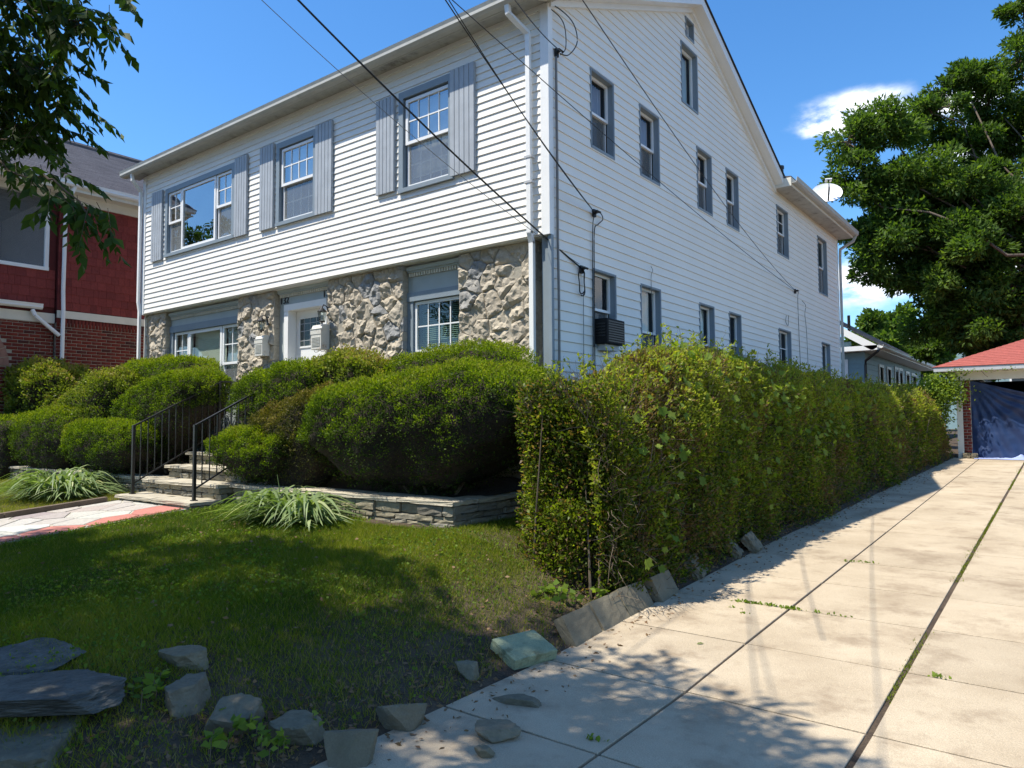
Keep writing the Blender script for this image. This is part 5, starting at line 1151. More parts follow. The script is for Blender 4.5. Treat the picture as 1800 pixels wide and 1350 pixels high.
def sample_tris(V, F, n, wfun=None):
    """area-uniform random points on quads/tris; returns points, normals"""
    if F.shape[1] == 4: T = np.concatenate([F[:, :3], F[:, [0, 2, 3]]])
    else: T = F
    a, b, c = V[T[:, 0]], V[T[:, 1]], V[T[:, 2]]; cr = np.cross(b-a, c-a); ar = np.linalg.norm(cr, axis=1)/2; nn = cr/(2*ar[:, None]+1e-12)
    w_ = ar*(wfun((a+b+c)/3, nn) if wfun else 1); w_ = w_/w_.sum(); k = RN.choice(len(T), n, p=w_); r1 = np.sqrt(RN.random(n)); r2 = RN.random(n)
    P = a[k]*(1-r1)[:, None]+b[k]*(r1*(1-r2))[:, None]+c[k]*(r1*r2)[:, None]; return P, nn[k]
def unit(v): return v/(np.linalg.norm(v, axis=1)[:, None]+1e-9)
def shrub_surface(c, r, p=2.6, taper=.35, nseed=0, lump=.06, flat=.0, nu=120, nv=60, tilt=0.):
    th = np.linspace(0, 2*PI, nu, endpoint=False); ph = np.linspace(-PI/2*.98, PI/2*.999, nv); t, f = np.meshgrid(th, ph, indexing='ij')
    d = np.stack([np.cos(t)*np.cos(f), np.sin(t)*np.cos(f), np.sin(f)], -1).reshape(-1, 3)
    p = p*1.3; s = (np.abs(d)**p).sum(1)**(-1/p); q = d*s[:, None]
    z = q[:, 2]; k = 1-min(.45, taper)*np.clip(-z+.05, 0, 1)**1.2; q[:, 0] *= k; q[:, 1] *= k
    P = q*np.array(r)+np.array(c)
    P[:, 2] += tilt*(P[:, 0]-c[0])
    N_ = unit(d/np.array(r)); P += N_*(fbm(P, 1.6, nseed, 2)*lump*1.6+fbm(P, 5, nseed+4, 2)*lump*1.1+vnoise(P, 12, nseed)*.022)[:, None]
    i, j = np.meshgrid(np.arange(nu), np.arange(nv-1), indexing='ij'); i = i.ravel(); j = j.ravel(); i2 = (i+1) % nu
    F = np.stack([i*nv+j, i2*nv+j, i2*nv+j+1, i*nv+j+1], 1); return P, F
def bush(name, label, cat, c, r, n, mat_, size=.045, aspect=.30, p=2.6, taper=.35, seed=0, lump=.06, tint0=.45, tilt=0., up=.5, core=True, stems=5, base=.8, depth=.10, tip=None, out=1.0, rag=.0, fuzz=.012):
    n = int(n*1.35); rt = empty(name, (c[0], c[1], base), label, cat)
    V, F = shrub_surface(c, r, p, taper, seed, lump, tilt=tilt); c = np.array(c)
    # the shape is sampled most densely on the side the sun and the street see
    Pp, Nn = sample_tris(V, F, n, lambda m_, nn: (.35+.65*np.clip(.5+nn[:, 2]+.6*-nn[:, 1]+.4*nn[:, 0], 0, 1))*np.where(nn[:, 2] < -.12, .30, 1)*(.62+.38*np.clip(nn[:, 2]*2, 0, 1)))
    dep = RN.random(n)**1.8*depth
    # clumped tufts: little shoots share a direction
    cl_ = fbm(Pp, 11, seed+9, 2); cl2 = fbm(Pp, 4, seed+3, 2)
    Pp = Pp-Nn*dep[:, None]+Nn*(cl_*.07+fuzz*RN.normal(size=n))[:, None]
    sh = np.stack([vnoise(Pp, 16, 1), vnoise(Pp, 16, 2), vnoise(Pp, 16, 3)], 1)
    D = unit(Nn*out*.75+RN.normal(size=(n, 3))*.7+sh*.8+np.array([0, 0, up]))
    hgt = (Pp[:, 2]-c[2])/r[2]
    t = tint0+.20*cl2+.16*cl_+.20*RN.normal(size=n)*.7+.10*np.clip(hgt, -1, 1)+.42*np.clip(Nn[:, 2]-.2, 0, 1)-.22*(Nn[:, 2] < .1)-dep/depth*.22  # new-growth tops yellower; sides and inner leaves tinted darker to stand for shade
    if tip is not None: t = t+tip(Pp)
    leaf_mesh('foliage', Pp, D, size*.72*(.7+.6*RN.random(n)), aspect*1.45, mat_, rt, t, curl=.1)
    if core:
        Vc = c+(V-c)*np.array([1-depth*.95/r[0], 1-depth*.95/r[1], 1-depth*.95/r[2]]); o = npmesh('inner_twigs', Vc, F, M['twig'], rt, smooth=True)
    m = MB(); rr = random.Random(seed)
    for k in range(stems):
        a_ = rr.uniform(0, 2*PI); b_ = rr.uniform(.1, .35); p0 = (c[0]+r[0]*b_*math.cos(a_)*.6, c[1]+r[1]*b_*math.sin(a_)*.6, base-.05); p2 = (c[0]+r[0]*.6*math.cos(a_), c[1]+r[1]*.6*math.sin(a_), c[2]-r[2]*.1); p1 = ((p0[0]*.6+p2[0]*.4)+rr.uniform(-.05, .05), p0[1]*.6+p2[1]*.4, (p0[2]+p2[2])/2); m.tube([p0, p1, p2], .018, 5, .007)
    if stems: m.build('stem', M['stem'], rt)['kind'] = 'stuff'
    return rt
# ------------------------------------------------------------------ yews and shrubs on the bank (x, y, z centre; radii)
YW = M['yew']
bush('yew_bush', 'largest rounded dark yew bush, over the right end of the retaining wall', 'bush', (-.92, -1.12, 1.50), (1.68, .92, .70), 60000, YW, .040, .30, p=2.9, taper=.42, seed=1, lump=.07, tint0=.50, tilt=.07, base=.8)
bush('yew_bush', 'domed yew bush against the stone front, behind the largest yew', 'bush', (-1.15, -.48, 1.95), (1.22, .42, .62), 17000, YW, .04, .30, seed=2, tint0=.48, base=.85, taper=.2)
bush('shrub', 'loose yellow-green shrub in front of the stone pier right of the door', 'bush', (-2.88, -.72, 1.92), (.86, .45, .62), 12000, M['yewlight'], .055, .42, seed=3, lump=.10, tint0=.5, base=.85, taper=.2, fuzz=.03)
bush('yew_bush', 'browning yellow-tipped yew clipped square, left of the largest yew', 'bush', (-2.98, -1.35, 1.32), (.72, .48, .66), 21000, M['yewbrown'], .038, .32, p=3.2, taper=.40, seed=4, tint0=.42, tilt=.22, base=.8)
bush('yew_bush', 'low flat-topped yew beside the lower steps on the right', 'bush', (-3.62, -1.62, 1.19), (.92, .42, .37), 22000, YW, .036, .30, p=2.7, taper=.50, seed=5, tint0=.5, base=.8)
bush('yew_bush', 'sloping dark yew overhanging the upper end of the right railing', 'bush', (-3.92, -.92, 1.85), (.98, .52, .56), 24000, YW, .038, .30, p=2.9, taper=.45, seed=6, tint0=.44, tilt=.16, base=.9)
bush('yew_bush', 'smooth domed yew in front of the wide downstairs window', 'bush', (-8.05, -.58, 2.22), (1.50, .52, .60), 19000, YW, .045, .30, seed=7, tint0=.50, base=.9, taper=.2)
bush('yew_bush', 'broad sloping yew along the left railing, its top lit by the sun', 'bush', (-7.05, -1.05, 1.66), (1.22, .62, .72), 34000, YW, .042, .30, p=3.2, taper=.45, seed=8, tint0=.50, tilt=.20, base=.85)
bush('shrub', 'pale green loose shrub on the slope between the domed yews at the left', 'bush', (-9.35, -1.10, 1.72), (1.35, .62, .70), 20000, M['yewlight'], .055, .42, seed=9, lump=.11, tint0=.40, tilt=.18, base=.85, fuzz=.03)
bush('yew_bush', 'rounded dark yew behind the left clump of long leaves', 'bush', (-10.25, -1.45, 1.28), (1.25, .62, .66), 24000, YW, .042, .30, seed=10, tint0=.46, base=.8, tilt=.06)
bush('yew_bush', 'low yew with a bronze tip at its left end, beside the bottom of the steps', 'bush', (-7.78, -1.68, 1.20), (1.30, .44, .48), 28000, YW, .038, .30, p=2.7, taper=.42, seed=11, tint0=.46, base=.8, tip=lambda P: .50*sstep((-8.35-P[:, 0])/.5)*sstep((P[:, 2]-1.15)/.4))
bush('clipped_hedge', 'flat-topped dark hedge at the far left edge below the red house', 'hedge', (-13.6, -1.55, 1.12), (1.9, .6, .72), 18000, YW, .045, .32, p=5, taper=.05, seed=12, tint0=.38, base=.45, lump=.03)
bush('shrub', 'reddish yellow-green shrub in front of the red brick porch', 'bush', (-13.6, -.75, 2.18), (1.95, .60, .80), 22000, M['yewlight'], .075, .45, seed=13, lump=.14, tint0=.52, base=.6, taper=.1, fuzz=.04, tip=lambda P: .30*sstep((fbm(P, 1.4, 77)+.05)*3)*sstep((2.4-P[:, 2])*1.6))
# ------------------------------------------------------------------ long mixed hedge along the driveway
def hedge_x(y): return XE(y)-.06-.04*np.sin(np.asarray(y)*1.3)
HY = np.array([-1.95, -1.3, -.6, .2, 1.3, 2.7, 4.9, 8, 10.5, 15.3]); HZ = np.array([1.92, 2.02, 2.24, 2.44, 2.50, 2.44, 2.40, 2.34, 2.36, 2.42])
def hedge_z(y): return np.interp(y, HY, HZ)
HR = empty('long_hedge', (1.5, 6, .2), 'long tall leafy hedge beside the driveway, mixed with bare twigs, running to the garage', 'hedge')
xl = .92
def hedge_point(s, y, infl=0.):
    """s in 0..1 round the cross-section from the driveway foot over the top to the lawn foot"""
    xr = hedge_x(y)+infl; xL = xl-infl; zt = hedge_z(y)+infl; z0 = dz(y)+.0
    h = zt-z0; w_ = xr-xL; per = 2*h+w_; q = s*per
    x = np.where(q < h, xr, np.where(q < h+w_, xr-(q-h), xL)); z = np.where(q < h, z0+q, np.where(q < h+w_, zt, zt-(q-h-w_)))
    nx_ = np.where(q < h, 1., np.where(q < h+w_, 0., -1.)); nz_ = np.where((q >= h) & (q < h+w_), 1., 0.)
    # rounded shoulders
    rr = .50; cz = zt-rr; dx1 = xr-rr; dx0 = xL+rr
    cx = np.clip(x, dx0, dx1); cc = np.minimum(z, cz); vx, vz = x-cx, z-cc; L = np.hypot(vx, vz)+1e-9
    k = np.minimum(1, rr/L); inb = (z > cz) & ((x > dx1) | (x < dx0)); x = np.where(inb, cx+vx*k, x); z = np.where(inb, cc+vz*k, z); nx_ = np.where(inb, vx/L, nx_); nz_ = np.where(inb, vz/L, nz_)
    rel = np.clip((z-z0)/np.maximum(h, .1), 0, 1); lean = .26*rel**2.0*np.clip((x-1.2)/.8, 0, 1); x = x-lean; nz_ = nz_+.30*(nx_ > .3)*rel
    return x, z, nx_, nz_
def hedge_leaves(n, y0, y1, size, seed, dens=None, depth=.24):
    y = y0+(y1-y0)*RN.random(n); h = hedge_z(y)-dz(y); w_ = hedge_x(y)-xl; per = 2*h+w_
    fr = (h*1.0+w_)/per; s = np.where(RN.random(n) < .88, RN.random(n)*fr, fr+RN.random(n)*(1-fr))
    x, z, nx_, nz_ = hedge_point(s, y); Pp = np.stack([x, y, z], 1); Nn = np.stack([nx_, 0*nx_, nz_], 1)
    # near end: the hedge turns round
    e = np.clip((-1.95+.34-y)/.34, 0, 1); Pp[:, 0] = 1.5+(Pp[:, 0]-1.5)*(1-.28*e**2); Pp[:, 2] -= .10*e**2; Nn[:, 1] -= e*1.1; Nn = unit(Nn)
    lump = fbm(Pp, 1.3, 1, 3)*.16+fbm(Pp, 4.5, 6, 2)*.10; dep = RN.random(n)**1.5*depth
    Pp += Nn*(lump-dep+.02*RN.normal(size=n))[:, None]
    return Pp, Nn, dep/depth
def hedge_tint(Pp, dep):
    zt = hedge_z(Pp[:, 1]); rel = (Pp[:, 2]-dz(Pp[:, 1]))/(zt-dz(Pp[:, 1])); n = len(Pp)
    t = .47+.26*fbm(Pp, 2.2, 40, 2)+.16*RN.normal(size=n)+.34*sstep((rel-.45)/.5)-.16*np.clip(.6-rel, 0, 1)-.08*dep  # upper leaves brightened in the tint to stand for sunlight; foot browner by itself
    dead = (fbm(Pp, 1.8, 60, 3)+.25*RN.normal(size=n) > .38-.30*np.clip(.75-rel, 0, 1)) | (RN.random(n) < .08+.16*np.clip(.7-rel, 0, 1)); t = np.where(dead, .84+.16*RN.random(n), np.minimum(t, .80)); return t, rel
allP = []; 
for n, y0, y1, sz, sd in ((105000, -2.02, 1.6, .040, 1), (75000, 1.5, 5.5, .046, 1), (75000, 5.4, 15.3, .062, 1)):
    Pp, Nn, dep = hedge_leaves(n, y0, y1, sz, sd)
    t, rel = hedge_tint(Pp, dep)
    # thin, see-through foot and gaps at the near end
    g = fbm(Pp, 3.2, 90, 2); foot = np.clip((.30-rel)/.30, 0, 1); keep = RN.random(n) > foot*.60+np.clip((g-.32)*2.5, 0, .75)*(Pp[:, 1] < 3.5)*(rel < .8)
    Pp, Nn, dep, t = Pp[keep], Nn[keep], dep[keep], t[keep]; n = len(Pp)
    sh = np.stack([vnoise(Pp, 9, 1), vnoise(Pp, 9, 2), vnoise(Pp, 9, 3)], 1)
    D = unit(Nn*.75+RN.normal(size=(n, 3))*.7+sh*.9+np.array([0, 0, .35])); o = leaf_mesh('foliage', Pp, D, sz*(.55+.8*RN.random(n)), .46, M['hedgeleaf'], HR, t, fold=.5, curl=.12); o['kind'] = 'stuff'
# end face
n = 26000; x = .86+(1.12)*RN.random(n); z = RN.random(n)*1.92+.08; e = np.abs(x-1.45)/.6; y = -1.98+.18*e**2+.10*np.clip(z-1.6, 0, 1)**2*3; Pp = np.stack([x, y, z], 1); dep = RN.random(n)**1.4*.3
Pp[:, 1] += -fbm(Pp, 1.7, 5, 2)*.14+dep+.02*RN.normal(size=n); g = fbm(Pp, 3.0, 91, 2); keep = RN.random(n) > np.clip((.75-z)/.75, 0, 1)*.72+np.clip((g-.2)*2.2, 0, .8); Pp, dep = Pp[keep], dep[keep]; n = len(Pp); t = .32+.22*fbm(Pp, 2.2, 40, 2)+.13*RN.normal(size=n); t = np.where(RN.random(n) < .22, .84+.16*RN.random(n), np.minimum(t, .8))
o = leaf_mesh('foliage', Pp, unit(np.array([.1, -.7, .3])+RN.normal(size=(n, 3))*.75), .042*(.55+.8*RN.random(n)), .46, M['hedgeleaf'], HR, t, fold=.5, curl=.12); o['kind'] = 'stuff'
# twiggy core: a rough inner wall, set well inside, that stops short of the foot
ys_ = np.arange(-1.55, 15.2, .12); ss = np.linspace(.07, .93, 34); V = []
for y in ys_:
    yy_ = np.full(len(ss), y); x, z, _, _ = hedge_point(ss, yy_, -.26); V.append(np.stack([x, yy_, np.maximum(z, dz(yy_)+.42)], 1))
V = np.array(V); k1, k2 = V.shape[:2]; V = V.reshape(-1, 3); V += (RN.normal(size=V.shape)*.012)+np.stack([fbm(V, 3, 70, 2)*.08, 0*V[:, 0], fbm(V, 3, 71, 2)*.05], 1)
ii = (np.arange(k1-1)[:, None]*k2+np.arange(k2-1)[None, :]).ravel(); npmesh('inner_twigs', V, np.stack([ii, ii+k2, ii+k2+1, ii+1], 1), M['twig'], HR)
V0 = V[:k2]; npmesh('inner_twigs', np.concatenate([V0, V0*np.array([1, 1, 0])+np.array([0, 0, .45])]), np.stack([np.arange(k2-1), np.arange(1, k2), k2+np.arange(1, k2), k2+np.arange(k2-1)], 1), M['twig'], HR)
# stems and bare twigs
m = MB(); rr = random.Random(3)
for i in range(95):
    y = -1.95+rr.random()**1.6*17; x = rr.uniform(1.05, float(hedge_x(y))-.10); z0 = float(gz(x, y)) if x < 1.9 else float(dz(y)); h = rr.uniform(.8, 1.6); a_ = rr.uniform(-.2, .2); b_ = rr.uniform(-.2, .2)
    m.tube([(x, y, z0-.05), (x+a_*.3, y+b_*.3, z0+h*.35), (x+a_, y+b_, z0+h)], rr.uniform(.008, .024), 5, .004)
m.build('stem', M['stem'], HR)
m = MB()
for i in range(2600):
    y = -2.0+rr.random()**1.5*15; n_ = 1; s = rr.random()**.9*.62; yy_ = np.array([y]); x, z, nx_, nz_ = hedge_point(np.array([s]), yy_, -.06); x, z = float(x[0]), float(z[0]); L = rr.uniform(.08, .24); v = Vector((float(nx_[0])*.5+rr.gauss(0, .5), rr.gauss(0, .6), float(nz_[0])*.6+rr.gauss(.3, .5))).normalized()
    if y < -1.6: v.y -= .8
    p = Vector((x, y, z)); q = p+v*L*.6+Vector((0, 0, rr.uniform(-.02, .02))); m.tube([p, q, q+(v+Vector((rr.gauss(0, .3), rr.gauss(0, .3), rr.gauss(0, .3))))*L*.5], .0028, 3, .0012, cap=False)
o = m.build('twig', M['stem'], HR); o['kind'] = 'stuff'
m = MB(); P = []; D = []
for i in range(420):
    y = -1.9+rr.random()**1.3*16.5; s = rr.uniform(.30, .62); x, z, nx_, nz_ = hedge_point(np.array([s]), np.array([y]), .04); v = Vector((float(nx_[0])*.6+rr.gauss(0, .3), rr.gauss(0, .4), float(nz_[0])*.8+rr.uniform(.2, .8))).normalized(); L = rr.uniform(.08, .26); p = Vector((float(x[0]), y, float(z[0])))
    m.tube([p-v*.08, p+v*L*.5, p+v*L+Vector((0, 0, -.02))], .0025, 3, .001, cap=False)
    for k in range(rr.randint(4, 9)):
        t = rr.uniform(.1, 1); q = p+v*L*t; P.append(tuple(q)); e = (v*.5+Vector((rr.gauss(0, .7), rr.gauss(0, .7), rr.gauss(.1, .5)))).normalized(); D.append(tuple(e))
m.build('shoot', M['stem'], HR)['kind'] = 'stuff'
P = np.array(P); leaf_mesh('foliage', P, np.array(D), .05*(.6+.7*RN.random(len(P))), .46, M['hedgeleaf'], HR, .55+.2*RN.random(len(P)), fold=.5, curl=.1)['kind'] = 'stuff'
# vine with big lobed leaves draped over the hedge
VN = empty('vine', (2.0, 2.5, 1.8), 'broad-leaved vine trailing over the middle of the driveway hedge', 'vine')
def lobed(P, D, U, s):
    S = D.cross(U).normalized(); U = S.cross(D).normalized(); pr = [(0, 0), (.28, -.12), (.52, .12), (.42, .38), (.62, .72), (.28, .72), (0, 1.0), (-.28, .72), (-.62, .72), (-.42, .38), (-.52, .12), (-.28, -.12)]
    return [tuple(P+S*(a*s)+D*(b*s)+U*(abs(a)*s*.25)) for a, b in pr]
V = []; F = []; tn = []
for cy, s0, nL, spd in ((2.6, .30, 42, .5), (1.2, .36, 30, .55), (.2, .40, 26, .5), (5.2, .24, 20, .5), (3.6, .22, 26, .35), (8.8, .20, 16, .6), (-.6, .30, 22, .5), (1.6, .20, 20, .7), (-1.2, .12, 14, .4), (6.8, .3, 14, .5)):
    for k in range(nL):
        y = cy+rr.gauss(0, spd); s = min(.6, max(.02, s0+rr.gauss(0, .05))); x, z, nx_, nz_ = hedge_point(np.array([s]), np.array([y]), .07); nn = Vector((float(nx_[0]), 0, float(nz_[0])))
        U_ = (nn+Vector((rr.gauss(0, .35), rr.gauss(-.2, .35), rr.gauss(.3, .3)))).normalized(); D_ = (Vector((0, 0, -.7))+Vector((rr.gauss(0, .5), rr.gauss(0, .6), rr.gauss(0, .4)))).normalized()
        k0 = len(V); V += lobed(Vector((float(x[0])+rr.gauss(0, .03), y, float(z[0]))), D_, U_, rr.uniform(.05, .10)); V.append(tuple(Vector(V[k0])*.55+Vector(V[k0+6])*.45)); F += [(k0+i, k0+(i+1) % 12, k0+12) for i in range(12)]; tn += [rr.random()]*12
npmesh('leaf', np.array(V), np.array(F), M['vine'], VN, tint=tn)['kind'] = 'stuff'
# vine at the garage eave
VG = empty('vine', (2.3, 15.2, 2.6), 'bright yellow-green vine climbing the left corner of the garage', 'vine')
n = 5200; Pp = np.array([2.28, 15.15, 2.42])+RN.normal(size=(n, 3))*np.array([.26, .22, .22]); q = RN.random(n) < .25; Pp[q] = np.array([2.15, 15.3, 1.9])+RN.normal(size=(q.sum(), 3))*np.array([.18, .25, .35]); Pp[:, 2] = np.minimum(Pp[:, 2], 2.86)
leaf_mesh('foliage', Pp, unit(RN.normal(size=(n, 3))+np.array([.2, -.5, .2])), .07, .8, M['vine'], VG, .55+.25*RN.normal(size=n))
m = MB()
for k in range(6): m.tube([(2.4+.25*k, 14.92, 2.92), (2.52+.25*k, 14.91, 2.90+.02*math.sin(k)), (2.66+.25*k, 14.92, 2.92)], .008, 4)
m.tube([(3.25, 14.93, 2.9), (3.32, 14.94, 2.80), (3.38, 14.95, 2.74)], .006, 4); m.build('stem', M['stem'], VG)['kind'] = 'stuff'
n = 90; Pp = np.stack([2.5+1.5*RN.random(n)**1.6, np.full(n, 14.9), 2.92+.03*RN.normal(size=n)], 1); leaf_mesh('foliage', Pp, unit(RN.normal(size=(n, 3))), .05, .7, M['vine'], VG, .3+.3*RN.random(n))
# ------------------------------------------------------------------ low plants at the hedge end
def whorl(x, y, n, s, label, cat='plant', m_='vine', hgt=.12):
    rt = empty('weed', (x, y, float(gz(x, y))), label, cat); P = []; D = []; z0 = float(gz(x, y)); st_ = MB()
    for k in range(n):
        px, py = x+R.gauss(0, .10), y+R.gauss(0, .10); h = R.uniform(.3, 1)*hgt+.02; st_.tube([(px, py, z0-.01), (px+.01, py, z0+h)], .0025, 4)
        for j in range(5): a_ = R.uniform(0, 6.28); P.append((px+.01, py, z0+h*R.uniform(.5, 1))); D.append((math.cos(a_), math.sin(a_), R.uniform(.0, .6)))
    st_.build('stem', M['stem'], rt)['kind'] = 'stuff'; P = np.array(P); leaf_mesh('leaf', P, unit(np.array(D)), s*(.7+.6*RN.random(len(P))), .62, M[m_], rt, RN.random(len(P)), fold=.3, curl=.1)
whorl(1.55, -2.30, 9, .075, 'low leafy weed with broad leaves at the left foot of the hedge end')
whorl(1.80, -2.05, 7, .07, 'small broad-leaved weed in front of the hedge end, nearer the blocks')
whorl(1.62, -5.28, 10, .06, 'dark green weed growing between the flat-faced rocks', hgt=.10)
whorl(1.05, -5.38, 10, .055, 'low weed in the gap beside the slate pile', hgt=.08)
whorl(1.95, -5.16, 8, .05, 'yellowish weed below the flat-topped rock', hgt=.12)
# ------------------------------------------------------------------ strap-leaved clumps
def strap(x, y, rx, ry, n, L, label, seed):
    rt = empty('daylily', (x, y, float(gz(x, y))), label, 'plant'); r = np.random.default_rng(seed); V = []; F = []; tn = []
    for k in range(n):
        a_ = r.uniform(0, 6.283); q = r.random()**.5; px, py = x+rx*.55*q*math.cos(a_), y+ry*.55*q*math.sin(a_); z0 = float(gz(px, py)); d = np.array([math.cos(a_)+r.normal(0, .95), math.sin(a_)+r.normal(0, .95)]); d /= np.linalg.norm(d)
        l = 1.35*L*r.uniform(.6, 1.15); w_ = r.uniform(.008, .020); lift = r.uniform(.30, 1.15)*(1.15-.3*q); side = np.array([-d[1], d[0]]); tw = r.normal(0, .4); seg = 7; k0 = len(V); tv = r.random()
        for s in range(seg+1):
            t = s/seg; ho = l*(.15*t+.75*t*t)*(1.1-.35*lift); ve = l*lift*(1.15*t-1.0*t**2.3)*.95; ww = w_*(1-t**3)*(.6+.8*math.sin(min(1, t*2)*1.57))
            c = np.array([px+d[0]*ho, py+d[1]*ho, z0+max(.01, ve)]); sd = np.array([side[0], side[1], .35*math.sin(tw+t)]); V += [c-sd*ww, c+sd*ww]
        F += [(k0+2*s, k0+2*s+1, k0+2*s+3, k0+2*s+2) for s in range(seg)]; tn += [tv]*seg
    npmesh('leaf', np.array(V), np.array(F), M['lily'], rt, smooth=True, tint=np.array(tn)*.8+.15*(np.array(tn) > .92))['kind'] = 'stuff'
strap(-2.10, -2.26, 1.05, .40, 420, .62, 'clump of long pale strap leaves in front of the retaining wall, right of the steps', 1)
strap(-7.75, -2.45, 1.25, .66, 600, .72, 'wide clump of long arching green leaves left of the path', 2)
m = MB(); m.tube([(-2.35, -2.15, .5), (-2.42, -2.12, .85), (-2.50, -2.1, 1.02)], .006, 5, .004); tag(m.build('flower_stalk', M['lily'], None), 'single bare flower stalk standing above the right strap-leaf clump', 'flower stalk')
# ------------------------------------------------------------------ lawn
def lawn_density(P):
    x, y = P[:, 0], P[:, 1]; e = XE(y)-x
    d = sstep((e-.15-.35*(fbm(P, 1.1, 33)+.3))/1.25)
    bare = np.clip(fbm(P, .9, 12, 3)*2.2+.1, 0, 1)*sstep((2.8-e)/2.2); d = d*(1-.62*bare)*(1-.35*sstep((-4.6-y)/1.0))+.14
    d = np.where((x > -6.10) & (x < -4.10), 0, d); d = np.where(y > -1.84, np.where((x > .08) & (x < .95), .9, 0), d); d = np.where((x > -6.1) & (x < -3.9) & (y > -2.45), 0, d)
    d = np.where(x > XE(y)-.03+.12*fbm(P, 3, 8), d*.0, d); d = np.where(y < -6.15, 0, d); return d
GR = []; 
def grow(n, x0, x1, y0, y1, h, w_, seed):
    r = np.random.default_rng(seed); P = np.stack([x0+(x1-x0)*r.random(n), y0+(y1-y0)*r.random(n), np.zeros(n)], 1); P = P[r.random(n) < lawn_density(P)]
    n = len(P); P[:, 2] = gz(P[:, 0], P[:, 1])-.005+.018*fbm(P*np.array([1, 1, 0]), 2.2, 3)
    a_ = r.random(n)*6.283; le = h*(.45+.8*r.random(n))*(1+.35*fbm(P*np.array([1, 1, 0]), 1.5, 55)); ln = r.normal(0, .55, (n, 2)); sd = np.stack([np.cos(a_), np.sin(a_), 0*a_], 1)*(w_*(.6+.8*r.random(n)))[:, None]
    mid = P+np.stack([ln[:, 0]*le*.25, ln[:, 1]*le*.25, le*.55], 1); tip = P+np.stack([ln[:, 0]*le*.9, ln[:, 1]*le*.9, le*(1-.25*np.abs(ln[:, 0]))], 1)
    V = np.stack([P-sd*.5, P+sd*.5, mid+sd*.4, mid-sd*.4], 1); T_ = np.stack([mid-sd*.4, mid+sd*.4, tip, tip], 1)
    e = XE(P[:, 1])-P[:, 0]; dry = fbm(P*np.array([1, 1, 0]), .8, 81, 3)*.42+.26*sstep((3.0-e)/2.4)+.22*sstep((-4.3-P[:, 1])/1.2)+.10*sstep((-5.9-P[:, 0])/.3)
    t = .36+.16*r.normal(size=n)+dry+.22*sstep((P[:, 0]*-1-6.0)/.3)*1.0; t = np.where(r.random(n) < .06+.22*sstep((1.8-e)/1.8), .9+.1*r.random(n), np.minimum(t, .86)); return V, mid, tip, sd, t
Vs = []; ts = []
for n, a in ((190000, (-1.2, 2.1, -6.2, -2.0)), (210000, (-6.0, -1.2, -6.2, -1.84)), (60000, (-12.5, -6.0, -4.8, -1.84)), (46000, (0.0, 1.2, -2.4, 1.5))):
    V, mid, tip, sd, t = grow(n, *a, .055, .0055, n); Q = np.stack([V[:, 0], V[:, 1], tip], 1); Vs.append(Q); ts.append(t)
V = np.concatenate(Vs).reshape(-1, 3); t = np.concatenate(ts); g = npmesh('grass', V, np.arange(len(V)).reshape(-1, 3), M['grass'], None, tint=np.clip(t, 0, 1)); tag(g, kind='stuff')
# clover and broad-leaf weeds in the lawn
n = 26000; P = np.stack([-6+8*RN.random(n), -6.1+4.2*RN.random(n), 0*RN.random(n)], 1); P = P[(RN.random(n) < lawn_density(P)) & (fbm(P, 1.3, 44, 2)+.3*RN.random(n) > .12)]; n = len(P); P[:, 2] = gz(P[:, 0], P[:, 1])+.015+.03*RN.random(n)
g = leaf_mesh('clover', P, unit(RN.normal(size=(n, 3))*np.array([1, 1, .25])+np.array([0, 0, .35])), .022*(.7+.7*RN.random(n)), .8, M['vine'], None, RN.random(n)*.5, fold=.1); tag(g, kind='stuff')
# dry leaves and litter at the hedge foot, on the soil and scattered over the concrete
n = 6500; y = -6.0+RN.random(n)**1.0*18; e = RN.normal(size=n)*.30+.12; x = XE(y)-e; P = np.stack([x, y, 0*x], 1); k = (e > -.45) & (e < 1.2) ; P = P[k]; P[:, 2] = np.where(P[:, 0] > XE(P[:, 1]), dz(P[:, 1])+.006, gz(P[:, 0], P[:, 1])+.012)
w_ = RN.random(len(P)) < np.where(P[:, 0] > XE(P[:, 1])+.02, .30, 1.0); P = P[w_]; n = len(P); g = leaf_mesh('leaf_litter', P, unit(RN.normal(size=(n, 3))*np.array([1, 1, .18])), .035*(.5+.9*RN.random(n)), .5, M['deadleaf'], None, RN.random(n), fold=.4); tag(g, kind='stuff')
n = 900; P = np.stack([-5.5+7.3*RN.random(n), -6+3.8*RN.random(n), 0*RN.random(n)], 1); P = P[lawn_density(P) > 0]; P[:, 2] = gz(P[:, 0], P[:, 1])+.03; g = leaf_mesh('leaf_litter', P, unit(RN.normal(size=(len(P), 3))*np.array([1, 1, .25])), .035*(.5+.9*RN.random(len(P))), .5, M['deadleaf'], None, RN.random(len(P)), fold=.4); tag(g, kind='stuff')
